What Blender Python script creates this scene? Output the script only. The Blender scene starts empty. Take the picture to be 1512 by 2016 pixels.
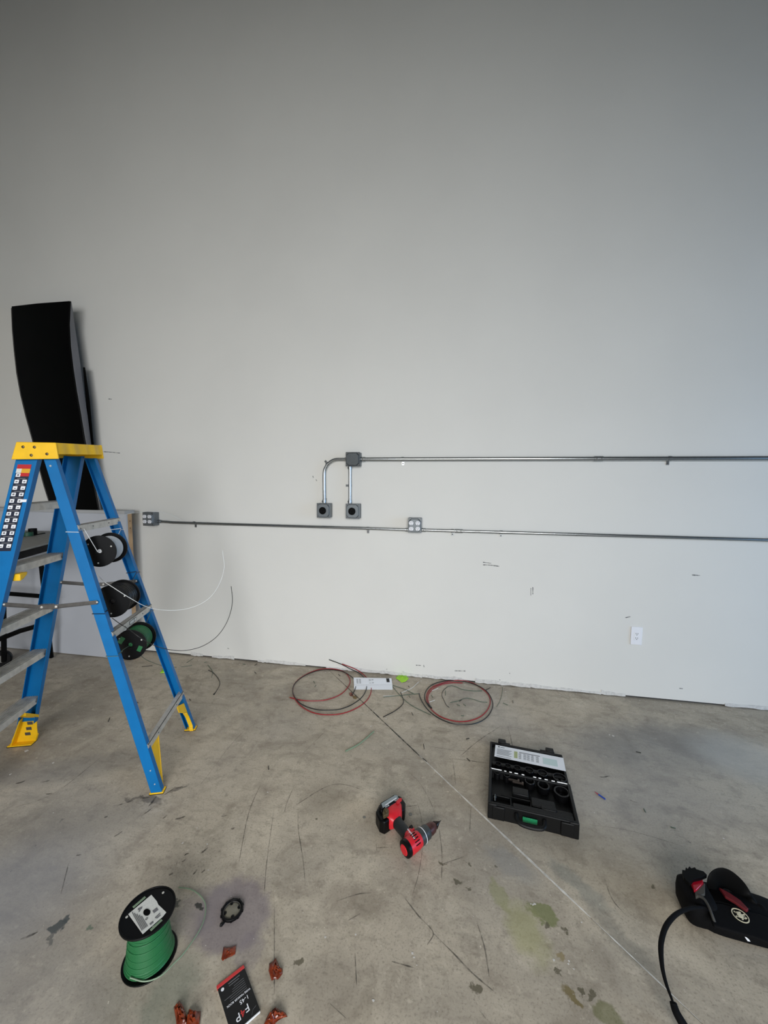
import bpy, math, random
from mathutils import Vector, Matrix
R = math.radians
random.seed(7)
S = bpy.context.scene
COL = S.collection

# ------------------------------------------------------------------ camera
H, D, F = 1.55, 2.976, 765.0          # eye height, distance to the painted wall, focal length in pixels of a 1512 px wide frame
pitch, yaw, roll = R(4.518), R(10.0085), R(0.4264)
fw = Vector((-math.sin(yaw)*math.cos(pitch), math.cos(yaw)*math.cos(pitch), -math.sin(pitch)))
rt = Vector((math.cos(yaw), math.sin(yaw), 0)); up = rt.cross(fw)
rt, up = rt*math.cos(roll)+up*math.sin(roll), up*math.cos(roll)-rt*math.sin(roll)
cam = bpy.data.objects.new('camera', bpy.data.cameras.new('camera')); COL.objects.link(cam)
M = Matrix((rt, up, -fw)).transposed().to_4x4(); M.translation = (0, 0, H)
cam.matrix_world = M
cam.data.sensor_fit = 'HORIZONTAL'; cam.data.sensor_width = 36; cam.data.lens = 36*F/1512
cam.data.clip_start = 0.05
S.camera = cam

# ------------------------------------------------------------------ light
w = bpy.data.worlds.new('world'); S.world = w; w.use_nodes = True
w.node_tree.nodes['Background'].inputs[0].default_value = (0.80, 0.90, 1.0, 1)
w.node_tree.nodes['Background'].inputs[1].default_value = 0.25
def area(name, loc, target, sx, sy, power, col, spread=180):
    l = bpy.data.lights.new(name, 'AREA'); l.shape = 'RECTANGLE'; l.size = sx; l.size_y = sy
    l.energy = power; l.color = col; l.spread = R(spread)
    o = bpy.data.objects.new(name, l); COL.objects.link(o); o.location = loc
    o.rotation_euler = (Vector(target)-Vector(loc)).to_track_quat('-Z', 'Y').to_euler()
    return o
area('daylight_rear_door', (0.3, -3.6, 2.1), (-1.25, 1.2, -0.15), 4.0, 2.6, 133, (0.965, 0.985, 1.0), 108)
area('daylight_side_window', (5.6, 0.6, 1.5), (1.4, 2.7, 0.0), 2.8, 2.2, 66, (0.30, 0.59, 1.0), 150)
area('ceiling_bounce_fill', (-0.5, -1.5, 5.9), (-0.5, -1.5, 0), 5.0, 5.0, 27, (1.0, 0.96, 0.80), 180)  # added warm overhead fill for ambient ceiling bounce, no real fixture
S.view_settings.view_transform = 'Standard'; S.view_settings.look = 'None'
S.view_settings.gamma = 1; S.view_settings.use_curve_mapping = False
S.view_settings.exposure = 0.0

# ------------------------------------------------------------------ points of the room read along sight lines
def ray(u, v): return rt*((u-756)/F) + up*((1008-v)/F) + fw
def fl(u, v, z=0.0):
    d = ray(u, v); t = (z-H)/d.z; return Vector((d.x*t, d.y*t, z))
def wl(u, v, y=D):
    d = ray(u, v); t = y/d.y; return Vector((d.x*t, y, H+d.z*t))
def flw(u, v, z=0.0):                 # on the floor, or leaning on the wall where the floor ends
    p = fl(u, v, z)
    return p if p.y < D-0.012 else wl(u, v, D-0.012)

# ------------------------------------------------------------------ materials
def lin(c): return tuple((x/12.92 if x <= .04045 else ((x+.055)/1.055)**2.4) for x in [k/255 for k in c])+(1,)
MATS = {}
def mat(name, rgb, rough=0.5, metal=0.0, noise=0.0, scale=60, bump=0.0, spec=0.5, trans=0.0, dark=None, coat=0.0):
    m = bpy.data.materials.new(name); m.use_nodes = True; nt = m.node_tree; N = nt.nodes; L = nt.links
    b = N['Principled BSDF']; c = lin(rgb)
    b.inputs['Base Color'].default_value = c; b.inputs['Roughness'].default_value = rough
    b.inputs['Metallic'].default_value = metal; b.inputs['Specular IOR Level'].default_value = spec
    b.inputs['Transmission Weight'].default_value = trans; b.inputs['Coat Weight'].default_value = coat
    tc = N.new('ShaderNodeTexCoord'); no = N.new('ShaderNodeTexNoise'); no.inputs['Scale'].default_value = scale
    no.inputs['Detail'].default_value = 4; L.new(tc.outputs['Object'], no.inputs['Vector'])
    if noise:
        mr = N.new('ShaderNodeMix'); mr.data_type = 'RGBA'; mr.blend_type = 'MIX'
        d = dark and lin(dark) or tuple(x*(1-noise) for x in c[:3])+(1,)
        mr.inputs[6].default_value = c; mr.inputs[7].default_value = d
        rr = N.new('ShaderNodeMapRange'); rr.inputs[1].default_value = .42; rr.inputs[2].default_value = .68
        L.new(no.outputs['Fac'], rr.inputs[0]); L.new(rr.outputs[0], mr.inputs[0]); L.new(mr.outputs[2], b.inputs['Base Color'])
    if bump:
        bp = N.new('ShaderNodeBump'); bp.inputs['Strength'].default_value = bump; bp.inputs['Distance'].default_value = 0.002
        L.new(no.outputs['Fac'], bp.inputs['Height']); L.new(bp.outputs[0], b.inputs['Normal'])
    MATS[name] = m; return m
blue = mat('blue_fibreglass', (0, 108, 170), .42, spec=.3, noise=.12, scale=9, bump=.05)
yellow = mat('yellow_plastic', (250, 196, 22), .42, noise=.12, scale=14)
alu = mat('aluminium', (204, 199, 190), .5, .2, noise=.25, scale=30, bump=.1)
steel = mat('steel', (120, 118, 116), .35, .8, noise=.2, scale=40)
galv = mat('galvanised', (176, 180, 182), .24, .95, noise=.12, scale=90)
boxm = mat('box_metal', (122, 127, 130), .45, .6, noise=.15, scale=120, bump=.1)
boxdark = mat('box_cover_dark', (84, 88, 90), .5, .5, noise=.2, scale=150)
blackp = mat('black_plastic', (4, 4, 5), .42, noise=.2, scale=40, spec=.25)
blackm = mat('matte_black', (3, 3, 3), .6, noise=.2, scale=20, spec=.12)
blackg = mat('gloss_black', (2, 2, 2), .3, noise=.3, scale=4, spec=.10)
black_case = mat('case_black', (8, 8, 9), .5, spec=.3, noise=.2, scale=60, bump=.15)
whitep = mat('white_plastic', (238, 238, 242), .4)
dkslot = mat('slot_dark', (25, 25, 28), .6)
red = mat('red_plastic', (205, 30, 42), .36, noise=.12, scale=60)
dred = mat('dark_red_lining', (96, 4, 14), .7, noise=.3, scale=40)
gmet = mat('gearbox_grey', (74, 78, 78), .45, .5, noise=.25, scale=70)
bitm = mat('dark_bit_steel', (70, 62, 58), .35, .85, noise=.3, scale=80)
brass = mat('tarnished_brass', (104, 92, 66), .5, .6, noise=.3, scale=120)
wire_g = mat('green_insulation', (38, 104, 60), .38)
wire_gg = mat('faded_green_insulation', (84, 104, 88), .5)
wire_lg = mat('light_green_insulation', (122, 142, 116), .5)
wire_b = mat('black_insulation', (20, 20, 20), .4)
wire_w = mat('white_insulation', (225, 226, 224), .45)
wire_r = mat('red_insulation', (150, 32, 38), .4)
copper = mat('copper', (190, 110, 60), .35, .9)
paper = mat('white_paper', (232, 234, 238), .7)
label_w = mat('white_label', (214, 214, 208), .6, noise=.12, scale=200)
ink = mat('grey_ink', (110, 110, 112), .7)
inkd = mat('black_ink', (28, 28, 30), .6)
neon = mat('neon_green_film', (160, 220, 40), .45)
brown = mat('brown_film', (150, 62, 30), .22, noise=.4, scale=30, trans=.3, coat=.3, dark=(104, 38, 18))
wood = mat('pine_stud', (196, 160, 120), .7, noise=.25, scale=14)
drywall_low = mat('low_wall_paint', (190, 192, 198), .6, noise=.04, scale=3)
greytop = mat('grey_bench_top', (128, 128, 124), .6, noise=.15, scale=30)
bluec = mat('blue_crimp', (30, 70, 170), .4)
tape_dk = mat('dark_green_tape', (16, 66, 44), .5)
cream = mat('cream_print', (216, 208, 180), .6)
clearp = mat('clear_plastic', (190, 184, 165), .12, noise=.2, scale=60, trans=.7)
grey_lt = mat('light_grey_print', (140, 150, 152), .5)
navy = mat('navy_sticker', (14, 22, 46), .45)
dkwebbing = mat('black_webbing', (7, 7, 9), .8, noise=.25, scale=300, bump=.3, spec=.15)
dusty = mat('dusty_black', (60, 58, 54), .7, noise=.3, scale=60)

# ------------------------------------------------------------------ mesh building (all coordinates are world coordinates)
WM = {}
class MB:
    def __init__(s): s.v = []; s.f = []
    def add(s, vs, fs):
        k = len(s.v); s.v += [Vector(p) for p in vs]; s.f += [tuple(i+k for i in f) for f in fs]; return s
    def box(s, c, size, X=(1, 0, 0), Y=(0, 1, 0), Z=(0, 0, 1)):
        c = Vector(c); X, Y, Z = Vector(X), Vector(Y), Vector(Z); a, b, h = [q/2 for q in size]
        vs = [c+X*(i*a)+Y*(j*b)+Z*(k*h) for k in (-1, 1) for j in (-1, 1) for i in (-1, 1)]
        return s.add(vs, [(0, 2, 3, 1), (4, 5, 7, 6), (0, 1, 5, 4), (2, 6, 7, 3), (0, 4, 6, 2), (1, 3, 7, 5)])
    def bb(s, a, b):
        a, b = Vector(a), Vector(b); return s.box((a+b)/2, [abs(b[i]-a[i]) for i in range(3)])
    def prism(s, poly, ext):
        n = len(poly); ext = Vector(ext); p = [Vector(q) for q in poly]
        nrm = Vector((0, 0, 0))
        for i in range(n): nrm += p[i].cross(p[(i+1) % n])
        if nrm.dot(ext) > 0: p.reverse()
        return s.add(p+[q+ext for q in p], [tuple(range(n)), tuple(reversed(range(n, 2*n)))]+[(i, n+i, n+(i+1) % n, (i+1) % n) for i in range(n)])
    def loft(s, secs, caps=True, closed=True):
        n = len(secs[0]); vs = [q for sc in secs for q in sc]; fs = []
        for k in range(len(secs)-1):
            for i in range(n if closed else n-1):
                j = (i+1) % n; fs.append((k*n+i, k*n+j, (k+1)*n+j, (k+1)*n+i))
        if caps and closed: fs += [tuple(reversed(range(n))), tuple(range((len(secs)-1)*n, len(secs)*n))]
        return s.add(vs, fs)
    def tube(s, pts, r, n=8, closed=False):
        P = [Vector(p) for p in pts]; m = len(P)
        if not hasattr(r, '__len__'): r = [r]*m
        T = []
        for i in range(m):
            a = P[(i-1) % m] if closed else P[max(i-1, 0)]; b = P[(i+1) % m] if closed else P[min(i+1, m-1)]
            t = (b-a); T.append(t.normalized() if t.length > 1e-9 else Vector((0, 0, 1)))
        x = T[0].orthogonal().normalized(); secs = []
        for i in range(m):
            x = (x-T[i]*x.dot(T[i])); x = x.normalized() if x.length > 1e-6 else T[i].orthogonal().normalized()
            y = T[i].cross(x)
            secs.append([P[i]+(x*math.cos(2*math.pi*k/n)+y*math.sin(2*math.pi*k/n))*r[i] for k in range(n)])
        if closed: secs.append(secs[0]); return s.loft(secs, caps=False)
        return s.loft(secs)
    def lathe(s, prof, o, ax, n=24, closed=False):
        o, ax = Vector(o), Vector(ax).normalized(); x = ax.orthogonal().normalized(); y = ax.cross(x)
        secs = [[o+ax*h+(x*math.cos(2*math.pi*k/n)+y*math.sin(2*math.pi*k/n))*max(r, 1e-5) for k in range(n)] for r, h in prof]
        if closed: secs.append(secs[0]); return s.loft(secs, caps=False)
        return s.loft(secs)
    def ring(s, o, ax, r0, r1, h, n=28):
        return s.lathe([(r0, 0), (r1, 0), (r1, h), (r0, h)], o, ax, n, closed=True)
def smooth_path(pts, k=5, closed=False):
    P = [Vector(p) for p in pts]; n = len(P); out = []
    for i in range(n if closed else n-1):
        p0 = P[(i-1) % n] if closed or i > 0 else P[0]*2-P[1]; p1 = P[i]; p2 = P[(i+1) % n]
        p3 = P[(i+2) % n] if closed or i+2 < n else P[-1]*2-P[-2]
        for j in range(k):
            t = j/k; out.append(.5*((2*p1)+(p2-p0)*t+(2*p0-5*p1+4*p2-p3)*t*t+(3*p1-p0-3*p2+p3)*t**3))
    if not closed: out.append(P[-1])
    return out
def tag(o, label=None, cat=None, group=None, kind=None):
    if label: o['label'] = label
    if cat: o['category'] = cat
    if group: o['group'] = group
    if kind: o['kind'] = kind
    return o
def thing(name, loc, label, cat, group=None, mw=None):
    o = bpy.data.objects.new(name, None); COL.objects.link(o); o.empty_display_size = .05
    m = mw or Matrix.Translation(Vector(loc)); o.matrix_world = m; WM[o] = m.copy()
    return tag(o, label, cat, group)
def obj(name, mb, m, parent=None, bevel=0.0, smooth=True, label=None, angle=35, seg=2, kind=None):
    if parent is not None: wm = WM[parent]
    else:
        xs = [p.x for p in mb.v]; ys = [p.y for p in mb.v]; zs = [p.z for p in mb.v]
        wm = Matrix.Translation(((min(xs)+max(xs))/2, (min(ys)+max(ys))/2, min(zs)))
    inv = wm.inverted()
    me = bpy.data.meshes.new(name); me.from_pydata([inv @ p for p in mb.v], [], mb.f); me.update()
    me.materials.append(m)
    if smooth: me.shade_smooth(); me.set_sharp_from_angle(angle=R(angle))
    o = bpy.data.objects.new(name, me); COL.objects.link(o)
    if parent is not None: o.parent = parent
    else: o.matrix_world = wm
    WM[o] = wm.copy()
    if bevel:
        b = o.modifiers.new('bevel', 'BEVEL'); b.width = bevel; b.segments = seg; b.limit_method = 'ANGLE'; b.angle_limit = R(40)
    if label: o['label'] = label
    if kind: o['kind'] = kind
    return o
def text(body, name, parent, o, X, Y, size, m, ext=0.0002, align='CENTER'):
    c = bpy.data.curves.new(name, 'FONT'); c.body = body; c.size = size; c.extrude = ext; c.align_x = align; c.align_y = 'CENTER'
    tmp = bpy.data.objects.new(name, c); me = bpy.data.meshes.new_from_object(tmp); bpy.data.objects.remove(tmp); bpy.data.curves.remove(c)
    me.materials.clear(); me.materials.append(m); t = bpy.data.objects.new(name, me); COL.objects.link(t)
    X = Vector(X).normalized(); Y = Vector(Y).normalized(); Z = X.cross(Y)
    mm = Matrix((X, Y, Z)).transposed().to_4x4(); mm.translation = Vector(o)
    t.parent = parent; t.matrix_local = WM[parent].inverted() @ mm; WM[t] = mm
    return t

# ------------------------------------------------------------------ floor
def floor_material():
    m = bpy.data.materials.new('worn_concrete'); m.use_nodes = True; nt = m.node_tree; N = nt.nodes; L = nt.links
    b = N['Principled BSDF']; geo = N.new('ShaderNodeNewGeometry'); pos = geo.outputs['Position']
    def noise(scale, detail=5, rough=.55, vec=pos, dist=0.0):
        n = N.new('ShaderNodeTexNoise'); n.inputs['Scale'].default_value = scale; n.inputs['Detail'].default_value = detail
        n.inputs['Roughness'].default_value = rough; n.inputs['Distortion'].default_value = dist; L.new(vec, n.inputs['Vector']); return n
    def rng(sock, a, b_, c=0., d=1.):
        n = N.new('ShaderNodeMapRange'); n.interpolation_type = 'SMOOTHSTEP'
        for i, q in zip((1, 2, 3, 4), (a, b_, c, d)): n.inputs[i].default_value = q
        L.new(sock, n.inputs[0]); return n.outputs[0]
    def mul(a, b_):
        n = N.new('ShaderNodeMath'); n.operation = 'MULTIPLY'
        for i, q in enumerate((a, b_)):
            if isinstance(q, (int, float)): n.inputs[i].default_value = q
            else: L.new(q, n.inputs[i])
        return n.outputs[0]
    def mix(col, fac, rgb, mode='MIX'):
        n = N.new('ShaderNodeMix'); n.data_type = 'RGBA'; n.blend_type = mode
        if isinstance(fac, (int, float)): n.inputs[0].default_value = fac
        else: L.new(fac, n.inputs[0])
        if isinstance(col, tuple): n.inputs[6].default_value = col
        else: L.new(col, n.inputs[6])
        n.inputs[7].default_value = tuple(min(1, x_*k_) for x_, k_ in zip(lin(rgb), (1.47, 1.40, 1.27)))+(1,); return n.outputs[2]
    base = tuple(x_*k_ for x_, k_ in zip(lin((160, 153, 143)), (1.47, 1.40, 1.27)))+(1,)
    c = mix(base, rng(noise(.9, 3).outputs['Fac'], .38, .66), (136, 131, 124))
    c = mix(c, mul(rng(noise(3.1, 7, .62, dist=1.0).outputs['Fac'], .52, .68), .5), (114, 107, 97))
    c = mix(c, mul(rng(noise(1.6, 6, .6, dist=.8).outputs['Fac'], .3, .45, 1, 0), .5), (182, 176, 166))
    c = mix(c, mul(rng(noise(2.2, 6, .6, dist=.6).outputs['Fac'], .47, .7), .8), (172, 165, 154))
    c = mix(c, mul(rng(noise(5, 8, .65, dist=.4).outputs['Fac'], .5, .72), .55), (120, 112, 104))
    # brushed / troweled streaks
    mp = N.new('ShaderNodeMapping'); mp.inputs['Rotation'].default_value = (0, 0, R(28)); mp.inputs['Scale'].default_value = (1.5, 4.5, 1)
    L.new(pos, mp.inputs['Vector'])
    st = noise(3.5, 7, .7, mp.outputs[0])
    c = mix(c, mul(rng(st.outputs['Fac'], .5, .72), .5), (112, 106, 98))
    c = mix(c, mul(rng(st.outputs['Fac'], .3, .44, 1, 0), .35), (180, 174, 165))
    # fine grit
    gr = noise(140, 3, .6)
    c = mix(c, mul(rng(gr.outputs['Fac'], .5, .75), .6), (98, 93, 86))
    c = mix(c, mul(rng(noise(22, 8, .7, dist=.5).outputs['Fac'], .52, .72), .5), (104, 98, 90))
    c = mix(c, mul(rng(noise(9, 9, .72, dist=.8).outputs['Fac'], .5, .68), .42), (110, 103, 94))
    c = mix(c, mul(rng(noise(27, 6, .65).outputs['Fac'], .3, .42, 1, 0), .4), (186, 180, 170))
    c = mix(c, mul(rng(noise(60, 4, .6).outputs['Fac'], .60, .76), .32), (96, 90, 84))
    c = mix(c, mul(rng(noise(70, 3, .5).outputs['Fac'], .70, .77), .6), (205, 200, 192))
    # dark marks, sparse
    mk = noise(16, 4, .6, dist=.8); area_m = rng(noise(1.3, 2).outputs['Fac'], .5, .62)
    c = mix(c, mul(mul(rng(mk.outputs['Fac'], .69, .74), area_m), .75), (58, 54, 50))
    # placed stains: centre px, radius x/y (m), angle, colour, strength, softness
    warp = N.new('ShaderNodeVectorMath'); warp.operation = 'MULTIPLY_ADD'
    wn = noise(14, 7, .66); L.new(wn.outputs['Color'], warp.inputs[0]); warp.inputs[1].default_value = (.11, .11, 0); L.new(pos, warp.inputs[2])
    def stain(u, v, rx, ry, ang, rgb, k, soft=.5):
        p = fl(u, v); mp = N.new('ShaderNodeMapping'); mp.vector_type = 'TEXTURE'
        mp.inputs['Location'].default_value = (p.x+.055, p.y+.055, 0); mp.inputs['Rotation'].default_value = (0, 0, R(ang))
        mp.inputs['Scale'].default_value = (rx, ry, 1e6)
        L.new(warp.outputs[0], mp.inputs['Vector'])
        ln = N.new('ShaderNodeVectorMath'); ln.operation = 'LENGTH'; L.new(mp.outputs[0], ln.inputs[0])
        nonlocal c
        c = mix(c, rng(ln.outputs['Value'], 1-soft*.5, 1+soft*.5, k, 0), rgb)
    stain(460, 1800, .135, .125, 0, (98, 91, 104), .62, .4)
    stain(400, 1790, .09, .09, 0, (104, 100, 108), .4, .4)
    stain(490, 1870, .05, .06, 0, (108, 102, 112), .35, .5)
    stain(1070, 1800, .062, .032, -25, (96, 104, 62), .75, .3)
    stain(1035, 1830, .055, .09, 25, (134, 136, 92), .5, 1.0)
    stain(985, 1760, .025, .06, 20, (116, 120, 78), .5, .6)
    stain(1125, 1962, .035, .014, -35, (88, 76, 30), .75, .4)
    stain(1200, 2005, .035, .03, 0, (80, 84, 40), .6, .5)
    stain(1100, 1880, .012, .014, 0, (110, 96, 50), .6, .5)
    stain(1300, 1530, .75, .38, 20, (116, 120, 126), .38, 1.2)
    stain(1290, 1470, .5, .2, 10, (86, 92, 102), .30, 1.0)
    stain(1460, 1490, .22, .2, 0, (176, 180, 184), .35, 1.0)
    stain(1200, 1700, .3, .16, -35, (104, 98, 86), .35, 1.1)
    stain(640, 1570, .10, .10, 0, (92, 86, 76), .35, 1.2)
    stain(155, 1620, .3, .1, 20, (84, 82, 80), .28, 1.2)
    stain(150, 1510, .4, .09, 25, (84, 84, 86), .4, 1.0)
    stain(20, 1760, .25, .2, 0, (118, 122, 134), .45, 1.2)
    stain(335, 1965, .07, .10, 10, (88, 100, 92), .45, .9)
    stain(112, 1826, .030, .020, 10, (34, 42, 42), .92, .3)
    stain(130, 1815, .014, .02, 30, (34, 42, 42), .9, .4)
    stain(95, 1852, .008, .022, 20, (50, 52, 48), .7, .5)
    stain(177, 1825, .010, .010, 0, (60, 84, 66), .7, .5)
    stain(367, 1684, .008, .008, 0, (40, 38, 34), .9, .4)
    stain(350, 1777, .014, .014, 0, (56, 60, 56), .8, .4)
    stain(397, 1783, .014, .010, 0, (42, 44, 42), .9, .4)
    stain(295, 1575, .06, .016, 0, (60, 56, 52), .6, .6)
    stain(262, 1572, .04, .01, 20, (60, 56, 52), .6, .6)
    stain(355, 1552, .04, .012, 30, (52, 50, 48), .6, .6)
    stain(1005, 1700, .10, .05, -30, (112, 116, 122), .4, .9)
    stain(1140, 1745, .12, .035, -45, (96, 104, 104), .45, .9)
    stain(1225, 1850, .12, .03, -48, (88, 90, 88), .45, .9)
    stain(700, 1770, .14, .05, 0, (100, 92, 84), .35, 1.0)
    stain(650, 1940, .10, .10, 0, (100, 94, 88), .35, 1.0)
    for (u, v, r_) in ((872, 1697, .006), (920, 1700, .007), (973, 1702, .007), (903, 1732, .011), (923, 1748, .007), (1082, 1827, .009), (1120, 1834, .007), (1138, 1943, .009), (1160, 1957, .01), (1100, 1912, .006), (935, 1950, .014), (590, 1885, .011), (625, 1610, .006), (1290, 1750, .01)):
        stain(u, v, r_, r_*1.1, 0, (70, 66, 52), .8, .5)
    # roughly trowelled grey and purple tints towards the right
    c = mix(c, mul(rng(noise(.55, 2).outputs['Fac'], .5, .68), .3), (128, 132, 142))
    L.new(c, b.inputs['Base Color'])
    L.new(rng(st.outputs['Fac'], .3, .7, .5, .78), b.inputs['Roughness'])
    b.inputs['Specular IOR Level'].default_value = .35
    bp = N.new('ShaderNodeBump'); bp.inputs['Strength'].default_value = .25; bp.inputs['Distance'].default_value = .003
    L.new(noise(60, 6, .7).outputs['Fac'], bp.inputs['Height']); L.new(bp.outputs[0], b.inputs['Normal'])
    return m
FM = floor_material()
jA, jB = Vector((-.97, 2.955, 0)), Vector((.668, 1.222, 0)); jd = (jB-jA).normalized(); jn = Vector((-jd.y, jd.x, 0))
X0, X1, Y0, Y1 = -7.0, 6.5, -6.0, D+.02
def line_at_y(y): t = (y-jA.y)/jd.y; return jA+jd*t
g = jn*.0016
t1 = line_at_y(Y1); t0 = line_at_y(Y0)                       # joint runs to both edges of the room
t0 = Vector((min(t0.x, X1), t0.y if t0.x < X1 else jA.y+(X1-jA.x)/jd.x*jd.y, 0))
fb = MB(); fb.bb((X0, Y0, -.06), (X1, Y1, -.012))
fo = obj('floor', fb, mat('joint_sand', (96, 92, 86), .9), smooth=False, kind='structure')
s1 = MB(); s1.prism([(X0, Y0, -.012), (X1, Y0, -.012), t0-g+Vector((0, 0, -.012)), t1-g+Vector((0, 0, -.012)), (X0, Y1, -.012)] if False else
                    [Vector((X0, Y0, -.0119)), Vector((X1, Y0, -.0119)), Vector((X1, t0.y, -.0119))-g, t1-g+Vector((0, 0, -.0119)), Vector((X0, Y1, -.0119))], (0, 0, .0119))
s2 = MB(); s2.prism([Vector((X1, t0.y, -.0119))+g, Vector((X1, Y1, -.0119)), t1+g+Vector((0, 0, -.0119))], (0, 0, .0119))
for s_ in (s1, s2): obj('concrete_slab', s_, FM, fo, smooth=False)
# filler smeared along the joint: dark crack near the wall, chalky white further out
def ribbon(pts, wdt, z=.0006, taper=True, plane='floor'):
    mb = MB(); P = smooth_path(pts, 6); n = len(P); L_, R_ = [], []
    for i, p in enumerate(P):
        t = (P[min(i+1, n-1)]-P[max(i-1, 0)]).normalized()
        nn = Vector((-t.y, t.x, 0)) if plane == 'floor' else Vector((-t.z, 0, t.x))
        k = wdt*.5*(min(1, .35+3*min(i, n-1-i)/n) if taper else 1)*(random.uniform(.6, 1.25))
        off = Vector((0, 0, z)) if plane == 'floor' else Vector((0, -z, 0))
        L_.append(p+nn*k+off); R_.append(p-nn*k+off)
    mb.add(L_+R_, [(i, n+i, n+i+1, i+1) for i in range(n-1)]); return mb
def fade_mat(name, rgb, amount, scale, low=.25):
    m = bpy.data.materials.new(name); m.use_nodes = True; nt = m.node_tree; N = nt.nodes; L = nt.links
    b = N['Principled BSDF']; b.inputs['Base Color'].default_value = lin(rgb); b.inputs['Roughness'].default_value = .8
    g_ = N.new('ShaderNodeNewGeometry'); no = N.new('ShaderNodeTexNoise'); no.inputs['Scale'].default_value = scale; no.inputs['Detail'].default_value = 5
    L.new(g_.outputs['Position'], no.inputs['Vector']); r = N.new('ShaderNodeMapRange')
    r.inputs[1].default_value = .36; r.inputs[2].default_value = .6; r.inputs[3].default_value = amount*low; r.inputs[4].default_value = amount
    L.new(no.outputs['Fac'], r.inputs[0]); L.new(r.outputs[0], b.inputs['Alpha']); return m
scuff = fade_mat('scuff', (52, 48, 44), .55, 40)
scuff_l = fade_mat('scuff_faint', (70, 64, 58), .4, 24)
chalk = fade_mat('chalk_filler', (222, 218, 210), 1.0, 26, .6)
crack = fade_mat('crack_dirt', (50, 50, 48), .85, 40)
def J(u, v): p = fl(u, v); return jA+jd*((p-jA).dot(jd))
obj('joint_crack', ribbon([J(660, 1330), J(700, 1365), J(740, 1400), J(800, 1463), J(850, 1515)], .008, .0008), crack, fo)
obj('joint_filler', ribbon([J(825, 1488), J(870, 1535), J(930, 1595), J(1000, 1660), J(1060, 1718), J(1130, 1775), J(1160, 1810)], .0095, .0010), chalk, fo)
obj('joint_filler', ribbon([J(1165, 1812), J(1230, 1875), J(1300, 1935), J(1380, 2016)], .0045, .0010), chalk, fo)
Z = lambda ox, oy, sc, pts: [(ox+a/sc, oy+b/sc) for a, b in pts]
arcs = [Z(560, 1480, 3.024, q) for q in (
 [(740, 120), (800, 180), (850, 260), (890, 350), (900, 400)], [(790, 300), (815, 400), (822, 560), (800, 720), (760, 860)],
 [(80, 360), (85, 480), (110, 640), (125, 800)], [(60, 200), (20, 290), (0, 360)], [(700, 850), (800, 980), (885, 1075), (850, 1150)],
 [(890, 1085), (1010, 1205), (1120, 1320), (1250, 1430)], [(920, 450), (937, 600), (935, 780)], [(1150, 1030), (1190, 1160), (1220, 1340)],
 [(940, 670), (1070, 625)], [(1110, 330), (1103, 480)], [(310, 890), (430, 850), (520, 840)], [(380, 1005), (450, 965)], [(545, 550), (550, 600)],
 [(548, 572), (620, 570)], [(420, 1200), (430, 1400)], [(1160, 1540), (1200, 1590)], [(990, 40), (1150, 60), (1210, 70)], [(270, 1500), (370, 1590)],
 [(1000, 40), (1015, 150), (1018, 200)], [(640, 1250), (780, 1290)], [(700, 330), (790, 320)])]
arcs += [[(395, 1545), (480, 1440), (560, 1400)], [(540, 1590), (525, 1700), (520, 1770)], [(470, 1700), (490, 1600), (515, 1540)],
 [(1150, 1622), (1220, 1632), (1265, 1642), (1340, 1665)], [(1000, 1430), (1012, 1480), (1020, 1500)], [(540, 1770), (540, 1880), (540, 1960)],
 [(30, 1590), (110, 1560), (200, 1490)], [(120, 1760), (135, 1700)], [(905, 1490), (940, 1460), (985, 1430)], [(820, 1465), (880, 1475), (960, 1482)],
 [(590, 1490), (620, 1460), (640, 1440)], [(730, 1560), (655, 1545), (560, 1600)], [(1190, 1730), (1205, 1770), (1230, 1800)]]
for i, a in enumerate(arcs):
    obj('scuff_mark', ribbon([fl(u, v) for u, v in a], random.uniform(.0025, .0045), .0005+.00001*i), scuff if i % 3 else scuff_l, fo)
ds = [(262, 1576, 220, 1588), (275, 1572, 298, 1568), (292, 1588, 308, 1568), (283, 1603, 300, 1590), (225, 1647, 240, 1637), (345, 1553, 365, 1545), (90, 1563, 103, 1562), (205, 1609, 212, 1607), (320, 1612, 328, 1605), (345, 1613, 365, 1607), (435, 1607, 447, 1605),
      (395, 1680, 410, 1668), (358, 1697, 365, 1692), (332, 1723, 340, 1718), (380, 1722, 388, 1712), (396, 1718, 404, 1712), (150, 1684, 160, 1682), (455, 1632, 462, 1630), (30, 1543, 50, 1537), (82, 1540, 98, 1536), (320, 1567, 345, 1550), (1180, 1530, 1200, 1528), (1240, 1575, 1255, 1580), (40, 1850, 75, 1835)]
for i, (a, b, c_, d_) in enumerate(ds):
    obj('scuff_mark', ribbon([fl(a, b), fl((a+c_)/2, (b+d_)/2+1), fl(c_, d_)], random.uniform(.006, .010), .0007+.00001*i), scuff, fo)
cr = MB()
def crumb(p, s_):
    k = random.randint(3, 5); a0 = random.uniform(0, 6)
    s_ *= .7; cr.prism([p+Vector((math.cos(a0+2*math.pi*i/k)*s_*random.uniform(.6, 1.2), math.sin(a0+2*math.pi*i/k)*s_*random.uniform(.5, 1), .0004)) for i in range(k)], (0, 0, s_*.12))
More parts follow.
